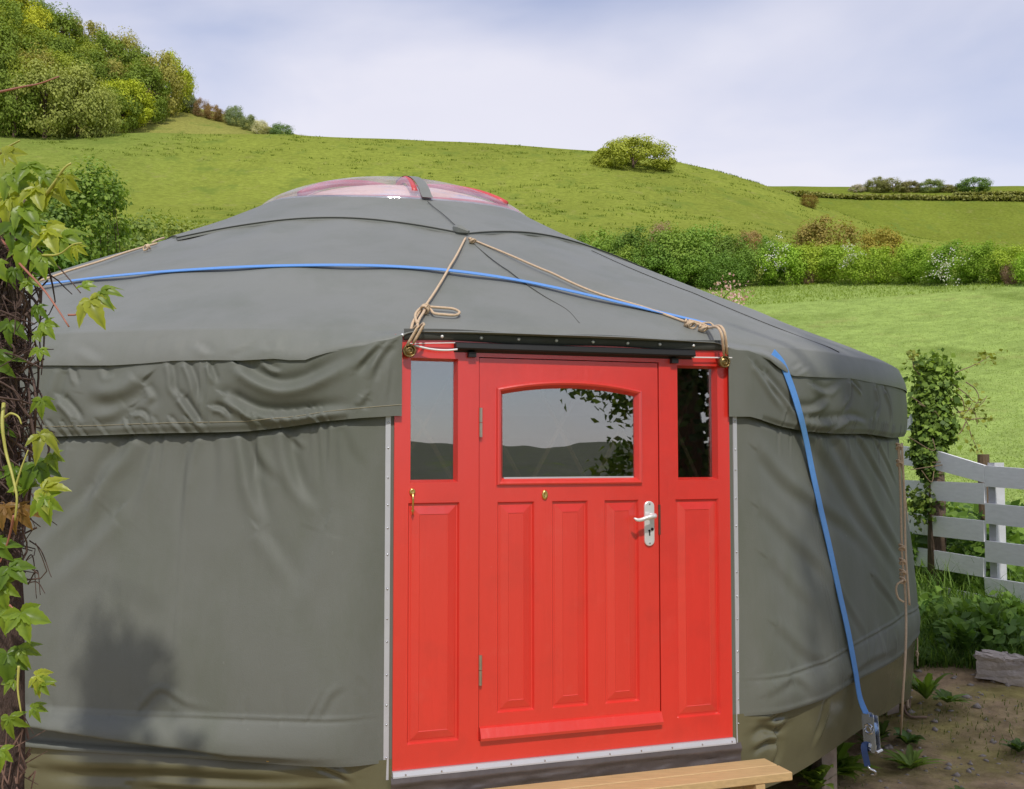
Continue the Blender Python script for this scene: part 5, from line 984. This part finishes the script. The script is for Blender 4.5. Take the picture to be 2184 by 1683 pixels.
Pq = np.array([at(xc[i]+rr[i]*math.cos(a[i]), py[i], ivz) for i in range(n)]); Pq[:, 1] += rr/F*ivz*np.sin(a)*.9; Nn = np.stack([np.cos(a), np.sin(a), .5+0*a], 1)+g.normal(size=(n, 3))*.4
V, Fc, r_ = leaf_quads(Pq, Nn, .046*(.4+1.2*g.random(n)), .85, seed=9); mk('ivy_leaves', V, Fc, leafmat('ivy_leaf', (0.0406, 0.087, 0.0174), (0.246, 0.362, 0.0508), .2, .55, .25), ivy, attr={'rnd': np.clip(r_*.8+.25*(1-np.repeat(ty, 4)), 0, 1)})['kind'] = 'stuff'
TWIGM = pmat('pale_twig', (.22, .15, .09), .8, .3, 30); tl = []
for pts in [[(2020, 800), (2050, 790), (2085, 775), (2110, 760)], [(2025, 815), (2060, 840), (2085, 860), (2100, 850)], [(2028, 850), (2055, 865), (2078, 880), (2085, 905)], [(2025, 880), (2050, 890), (2070, 895)], [(2028, 860), (2062, 900), (2072, 930), (2085, 960)], [(2070, 895), (2098, 892), (2120, 896)], [(2060, 900), (2050, 920), (2032, 940)], [(2060, 815), (2080, 830), (2088, 850), (2078, 870)], [(1962, 800), (1950, 785), (1945, 760)], [(2030, 832), (2052, 850), (2060, 880), (2074, 860)], [(2040, 880), (2075, 872), (2095, 860), (2105, 845)]]:
    P_ = spline([at(x, y, ivz-.05) for x, y in pts], 14); MB().tube(P_, np.linspace(.006, .003, 14), 5).build('twig', TWIGM, ivy); tl.append(P_)
for k in range(5):
    py_ = g.uniform(790, 1010); x_ = 1985+g.normal(0, 20); P_ = spline([at(x_, py_, ivz-.18), at(x_+g.normal(0, 18), py_+g.uniform(-10, 25), ivz-.22), at(x_+g.normal(0, 28), py_+g.uniform(-15, 50), ivz-.2)], 8); MB().tube(P_, .004, 4).build('twig', TWIGM, ivy)
c = np.concatenate([p_[g.integers(4, 14, 9)]+g.normal(0, .03, (9, 3)) for p_ in tl]+[tl[0][-1]+g.normal(0, .05, (30, 3)), tl[8][-1]+g.normal(0, .04, (20, 3)), tl[4][-2:].repeat(5, 0)+g.normal(0, .04, (10, 3))]); V, Fc, r_ = leaf_quads(c, g.normal(size=c.shape)+np.array([0, -.5, .5]), .05, .7, seed=10)
mk('twig_leaves', V, Fc, leafmat('young_ivy', (0.174, 0.217, 0.0435), (0.377, 0.392, 0.0725), .35), ivy, attr={'rnd': r_})['kind'] = 'stuff'
for cx_, cy_, cn, cs in ((1975, 772, 60, .05), (2005, 778, 70, .06), (1958, 800, 50, .05), (2028, 806, 60, .06), (2035, 850, 40, .05), (1948, 870, 40, .05), (2026, 920, 36, .05)):
    cc_ = at(cx_, cy_, ivz-.05)+g.normal(0, cs, (cn, 3)); V, Fc, r_ = leaf_quads(cc_, g.normal(size=cc_.shape)+np.array([0, -.5, .6]), .055*(.5+g.random(cn)), .8, seed=cx_); mk('ivy_tuft', V, Fc, bpy.data.materials['ivy_leaf'], ivy, attr={'rnd': np.clip(r_+.15, 0, 1)})['kind'] = 'stuff'
q = fl(1972); c = at(1972, 1075, q[1]-.1)+g.normal(0, 1, (260, 3))*np.array([.07, .06, .09]); V, Fc, r_ = leaf_quads(c, g.normal(size=c.shape)+np.array([0, -.5, .5]), .055, .8, seed=12)
mk('hanging_tuft', V, Fc, leafmat('tuft_leaf', (0.0435, 0.087, 0.0217), (0.189, 0.261, 0.0435), .25), ivy, attr={'rnd': r_})['kind'] = 'stuff'

# ------------------------------------------------------------------ grass, weeds, stones
def blades(P, hgt, wd, lean, seed, seg=4):
    g = np.random.default_rng(seed); n = len(P); a = g.uniform(0, 2*math.pi, n); d = np.stack([np.cos(a), np.sin(a), 0*a], 1); sd = np.stack([-np.sin(a), np.cos(a), 0*a], 1); h = np.asarray(hgt)*(.5+.8*g.random(n)); le = lean*(.2+1.2*g.random(n)); V = np.zeros((n, seg+1, 2, 3))
    for i in range(seg+1):
        t = i/seg; c = P+d*(h*le*t*t)[:, None]+np.array([0, 0, 1])*(h*(t-.38*le*t*t))[:, None]; w_ = wd*(1-t**1.6)+.0006
        V[:, i, 0] = c-sd*w_/2; V[:, i, 1] = c+sd*w_/2
    b = (np.arange(n)*(seg+1)*2)[:, None]; Fc = np.concatenate([np.stack([b[:, 0]+2*i, b[:, 0]+2*i+1, b[:, 0]+2*i+3, b[:, 0]+2*i+2], 1) for i in range(seg)]); return V.reshape(-1, 3), Fc, np.repeat(g.random(n), (seg+1)*2)
def onground(x, y): return np.stack([x, y, terrain(x, y)], 1)
g = np.random.default_rng(33)
GR = leafmat('long_grass', (0.0653, 0.145, 0.0261), (0.217, 0.334, 0.0653), .35, .5, .2)
def zone(n, pts, seed):
    """random points inside a ground quad given by four (x,y)"""
    g = np.random.default_rng(seed); a, b = g.random(n)[:, None], g.random(n)[:, None]; p = np.array(pts, float); q = (p[0]*(1-a)+p[1]*a)*(1-b)+(p[3]*(1-a)+p[2]*a)*b; return q[:, 0], q[:, 1]
x, y = zone(6500, [(2.62, 7.6), (3.70, 6.95), (4.0, 8.3), (3.35, 9.6)], 1); hh_ = .15+.24*sm(vnoise(x, y, 1.6, 19), -.5, .5); V, Fc, r_ = blades(onground(x, y), hh_, .012, 1.1, 2)
mk('tall_grass', V, Fc, GR, None, attr={'rnd': r_}, kind='stuff')
x, y = zone(5000, [(3.0, 9.6), (4.2, 8.0), (5.6, 10.5), (4.2, 12.5)], 4); V, Fc, r_ = blades(onground(x, y), .45, .014, .8, 5)
mk('grass_behind_fence', V, Fc, GR, None, attr={'rnd': r_}, kind='stuff')
x, y = zone(1500, [(2.7, 7.7), (3.75, 7.1), (4.0, 8.3), (3.4, 9.4)], 61); kp = vnoise(x, y, 1.4, 23) > -.05; P_ = onground(x[kp], y[kp]); g = np.random.default_rng(45); P_[:, 2] += g.random(len(P_))*.28; V, Fc, r_ = leaf_quads(P_, g.normal(size=P_.shape)*.6+np.array([-.3, -.6, .8]), .09*(.5+g.random(len(P_))), .6, seed=8)
mk('verge_weeds', V, Fc, leafmat('verge_weed', (0.058, 0.131, 0.0261), (0.203, 0.334, 0.058), .35), None, attr={'rnd': r_}, kind='stuff')
# weeds behind and in front of the fence: broad leaves
g = np.random.default_rng(44); x, y = zone(2600, [(3.5, 9.9), (4.15, 8.5), (5.2, 10.2), (4.3, 11.5)], 6); P_ = onground(x, y); P_[:, 2] += g.random(2600)**.8*.75; V, Fc, r_ = leaf_quads(P_, g.normal(size=P_.shape)*.6+np.array([-.3, -.5, .7]), .12*(.5+g.random(2600)), .55, seed=7)
mk('nettle_bank', V, Fc, leafmat('nettle', (0.058, 0.123, 0.0261), (0.217, 0.348, 0.058), .35), None, attr={'rnd': r_}, kind='stuff')
def weed(px, py, nleaf, ln, wd, up, colr, label, seed, name='weed'):
    q = atz(px, py, .02); 
    for _ in range(3): q = atz(px, py, tz(q[0], q[1]))
    g = np.random.default_rng(seed); V = []; Fc = []; R_ = []
    for k in range(nleaf):
        a = g.uniform(0, 2*math.pi); l = ln*g.uniform(.55, 1.15); u = up*g.uniform(.5, 1.3); o = len(V); w_ = wd*g.uniform(.7, 1.2); n = 8; rv = g.random()
        for i in range(n):
            t = i/(n-1); ww = w_*math.sin(math.pi*(.06+.94*t)**.85)*(.85+.3*(i % 2))*.5+.002
            cx = l*t*(1-.15*u); cz = u*l*(t-.55*t*t)
            for s in (-1, 0, 1): V.append((q[0]+cx*math.cos(a)-s*ww*math.sin(a), q[1]+cx*math.sin(a)+s*ww*math.cos(a), q[2]+cz+abs(s)*ww*.3+.004)); R_.append(rv*.7+(.0 if s else .25))
        for i in range(n-1):
            for s in range(2): Fc.append((o+i*3+s, o+i*3+s+1, o+i*3+4+s, o+i*3+3+s))
    o = mk(name, V, Fc, leafmat('weed_leaf%d' % seed, tuple(np.array(colr)*.6), tuple(np.array(colr)*1.5), .35), None, True, base=tuple(q), attr={'rnd': R_}); return tag(o, label, 'weed')
weed(1762, 1668, 26, .30, .085, 1.3, (0.182, 0.294, 0.042), 'broad-leaved dock plant growing under the skirt by the step', 401); weed(1800, 1655, 22, .24, .06, 1.2, (0.21, 0.308, 0.049), 'leafy weed clump beside the strap hook under the skirt', 402); weed(1740, 1690, 18, .26, .07, 1.2, (0.168, 0.266, 0.042), 'dock leaves at the foot of the platform leg', 403)
weed(1942, 1642, 26, .19, .035, .8, (0.21, 0.308, 0.056), 'rosette weed on bare soil below the strap', 404); weed(1935, 1588, 12, .12, .07, .9, (0.126, 0.224, 0.056), 'small round-leaved weed between rope end and rosette', 405); weed(1975, 1492, 24, .22, .04, 1.4, (0.182, 0.294, 0.042), 'bright weed tuft on soil next to the hanging cord', 406); weed(2020, 1500, 20, .18, .04, .6, (0.154, 0.252, 0.049), 'low spreading weed between tuft and broken stone', 407); weed(2172, 1606, 26, .13, .03, 1.0, (0.098, 0.168, 0.035), 'small dark weed on soil in front of the broken stone', 408)
weed(2050, 1700, 16, .10, .025, .6, (0.154, 0.238, 0.049), 'tiny weed sprig low on the bare soil', 409); weed(1860, 1600, 22, .13, .03, 1.1, (0.14, 0.21, 0.042), 'short weeds under skirt behind the ratchet buckle', 410); weed(1880, 1575, 20, .12, .03, 1.1, (0.098, 0.154, 0.035), 'dark weeds in the gap under the skirt', 411)
weed(2110, 1372, 46, .20, .06, 2.2, (0.126, 0.224, 0.042), 'tall leafy weed in long grass before the fence', 412); weed(2060, 1390, 36, .18, .055, 2.0, (0.112, 0.21, 0.042), 'dark leafy weed among grass at the fence foot', 413); weed(2165, 1350, 40, .18, .055, 2.2, (0.112, 0.196, 0.042), 'leafy weed under the lowest fence board', 414)
# broken stone block
q = atz(2135, 1490, .1); q[2] = tz(q[0], q[1])
blk = thing('stone_block', 'broken pale rubble block with cracked top on the soil', 'stone', tuple(q)); g = np.random.default_rng(3)
def lump(c, ax, hx, hy, hz, seed, name):
    g = np.random.default_rng(seed); n = 5; V = []; idx = {}
    for i in range(n):
        for j in range(n):
            for k in range(n):
                if 0 < i < n-1 and 0 < j < n-1 and 0 < k < n-1: continue
                idx[i, j, k] = len(V); p = np.array([(i/(n-1)*2-1)*hx, (j/(n-1)*2-1)*hy, (k/(n-1)*2-1)*hz]); p *= 1-.06*g.random(3); p += g.normal(0, .006, 3); V.append(c+p[0]*np.array([math.cos(ax), math.sin(ax), -.10])+p[1]*np.array([-math.sin(ax), math.cos(ax), 0])+p[2]*np.array([.1, 0, 1]))
    Fc = []
    for a in range(n-1):
        for b in range(n-1):
            for f, e in ((lambda u, v: (0, u, v), 0), (lambda u, v: (n-1, u, v), 1), (lambda u, v: (u, 0, v), 1), (lambda u, v: (u, n-1, v), 0), (lambda u, v: (u, v, 0), 0), (lambda u, v: (u, v, n-1), 1)):
                w_ = [idx[f(a, b)], idx[f(a+1, b)], idx[f(a+1, b+1)], idx[f(a, b+1)]]; Fc.append(tuple(w_ if e else w_[::-1]))
    return mk(name, V, Fc, STONE, blk, False)
c = q+np.array([.10, .05, .07]); lump(c, -.45, .22, .12, .07, 1, 'block')
for k, (dx, dy, hx) in enumerate([(-.13, -.07, .09), (-.10, .05, .08), (.05, -.05, .09), (.02, .06, .07), (.20, -.04, .07), (.18, .07, .08)]): lump(c+np.array([dx*.9+dy*.43, dy*.9-dx*.43, .082-dx*.1]), -.45+.1*math.sin(k*3), hx, .05, .016, 20+k, 'slab_fragment')
# pebbles and litter on the soil
g = np.random.default_rng(12); n = 800; x, y = zone(n, [(1.5, 4.9), (3.3, 4.9), (3.9, 7.4), (2.2, 7.6)], 20); PB = onground(x, y); Vp = []; Fp = []; sp = .004+.030*g.random(n)**5
oct_ = np.array([(1, 0, 0), (0, 1, 0), (-1, 0, 0), (0, -1, 0), (0, 0, .6), (0, 0, -.4)]); of = np.array([(0, 1, 4), (1, 2, 4), (2, 3, 4), (3, 0, 4), (1, 0, 5), (2, 1, 5), (3, 2, 5), (0, 3, 5)])
Vp = (PB[:, None, :]+oct_[None]*sp[:, None, None]*(1+.5*g.normal(size=(n, 6, 1)).clip(-.8, .8))).reshape(-1, 3); Fp = (of[None]+(np.arange(n)*6)[:, None, None]).reshape(-1, 3)
mk('soil_pebbles', Vp, Fp, PEB, None, kind='stuff')
x, y = zone(2200, [(1.4, 4.9), (3.5, 4.9), (3.9, 7.6), (2.2, 7.6)], 23); kp = vnoise(x, y, 1.3, 15) > .12; V, Fc, r_ = blades(onground(x[kp], y[kp]), .035, .006, .9, 24, 2); mk('soil_moss', V, Fc, leafmat('moss', (0.116, 0.145, 0.0435), (0.246, 0.275, 0.0725), .3), None, attr={'rnd': r_}, kind='stuff')
# short pasture grass between the fence and the hedge
g = np.random.default_rng(70); n = 110000; aa = g.uniform(pxaz(1480), pxaz(2230), n); rr = 12.5+46*g.random(n)**1.25; x, y = rr*np.sin(aa), rr*np.cos(aa); V, Fc, r_ = blades(onground(x, y), .04, .015, 1.2, 71, 2)
mk('pasture_grass', V, Fc, leafmat('pasture', (.26, .35, .10), (.40, .48, .17), .3, .6, .15), None, attr={'rnd': r_}, kind='stuff')
n = 9000; aa = g.uniform(pxaz(1480), pxaz(2230), n); rr = g.uniform(51, 60, n); x, y = rr*np.sin(aa), rr*np.cos(aa); V, Fc, r_ = blades(onground(x, y), .14, .05, 1.2, 72, 2); mk('hedge_foot_grass', V, Fc, leafmat('verge', (.27, .36, .09), (.38, .47, .14), .3, .6, .15), None, attr={'rnd': r_}, kind='stuff')

# tussocks on the hill
g = np.random.default_rng(91); n = 1500; aa = g.uniform(pxaz(-60), pxaz(2230), n); rr = g.uniform(64, 172, n); kp = vnoise(np.sin(aa)*rr, np.cos(aa)*rr, .03, 66) > -.25; aa, rr = aa[kp], rr[kp]; n = len(aa)
cx_, cy_ = rr*np.sin(aa), rr*np.cos(aa); k_ = 16; sz_t = .35+1.1*g.random(n)**2; bx_ = np.repeat(cx_, k_)+g.normal(0, 1, n*k_)*np.repeat(sz_t, k_); by_ = np.repeat(cy_, k_)+g.normal(0, .35, n*k_)*np.repeat(sz_t, k_)
V, Fc, r_ = blades(onground(bx_, by_), .30, .12, 1.1, 92, 2); mk('hill_tussocks', V, Fc, leafmat('tussock', (.17, .24, .035), (.26, .32, .06), .25, .7, .1), None, attr={'rnd': r_}, kind='stuff')

# ------------------------------------------------------------------ tree beside the camera (shades the right side, mirrored in the glass)
hu, hz_ = dpix(1480, 880); hp_ = DP(hu, hz_); dd = hp_-np.array([0, 0, EYE]); dd = dd-2*(dd@NH)*NH; dd /= np.linalg.norm(dd); TB = hp_+dd*2.7
tx, ty_ = float(TB[0]), float(TB[1])
sh = thing('shade_tree', 'ivy-clad garden tree mirrored in the side window glass', 'tree', (tx, ty_, 0))
m = MB(); m.tube(spline([[tx, ty_, -.1], [tx+.03, ty_-.05, 1.5], [tx+.1, ty_-.3, 3.2], [tx+.2, ty_-.6, 6.2]], 20), np.linspace(.17, .06, 20), 12)
for a, z0 in ((.3, 2.6), (1.6, 3.1), (2.8, 3.5), (4.0, 3.0), (5.2, 3.6), (2.0, 4.2)):
    s0 = np.array([tx+.1, ty_-.25, z0]); m.tube(spline([s0, s0+np.array([.8*math.cos(a), .8*math.sin(a), .8]), s0+np.array([1.7*math.cos(a), 1.7*math.sin(a), 1.3])], 10), np.linspace(.05, .012, 10), 6)
m.build('trunk', BARK, sh, smooth=True)
g = np.random.default_rng(58); n = 2600; z = g.uniform(.1, 3.3, n); a = g.uniform(0, 2*math.pi, n); rr = .16+.12*g.random(n)+.05*vnoise(a*2, z*2, 1, 77); c = np.stack([tx+rr*np.cos(a), ty_+rr*np.sin(a), z], 1); V, Fc, r_ = leaf_quads(c, np.stack([np.cos(a), np.sin(a), .4+0*a], 1)+g.normal(size=(n, 3))*.4, .07, .85, seed=58); mk('ivy', V, Fc, leafmat('trunk_ivy', (.02, .035, .01), (.07, .10, .02), .2), sh, attr={'rnd': r_})
P_, Nn, cr_ = crown_pts(501, (1.8, 2.5, 2.3), 80, 18000, csz=.30, low=-1, hollow=.3); P_ += np.array([3.55, 1.5, 5.2]); V, Fc, r_ = leaf_quads(P_, Nn, .18*(.6+.8*np.random.default_rng(3).random(18000)), .7, seed=55)
mk('crown', V, Fc, leafmat('shade_leaf', (.04, .085, .016), (.12, .19, .03), .3), sh, attr={'rnd': r_})
g = np.random.default_rng(56); c = []
for px_, py_, t_ in ((1330, 860, 2.3), (1345, 840, 2.2), (1300, 835, 2.4), (1255, 832, 2.4), (1340, 985, 2.2), (1315, 995, 2.25), (1345, 960, 2.3), (1350, 890, 2.4)):
    hu, hz_ = dpix(px_, py_); hp_ = DP(hu, hz_); dd = hp_-np.array([0, 0, EYE]); dd = dd-2*(dd@NH)*NH; dd /= np.linalg.norm(dd); c.append(hp_+dd*t_+g.normal(0, 1, (46, 3))*np.array([.09, .09, .05]))
c = np.concatenate(c); V, Fc, r_ = leaf_quads(c, g.normal(size=c.shape)+np.array([0, 0, .8]), .065, .6, seed=57); mk('low_bough', V, Fc, leafmat('bough_leaf', (.05, .10, .02), (.15, .22, .035), .35), sh, attr={'rnd': r_})
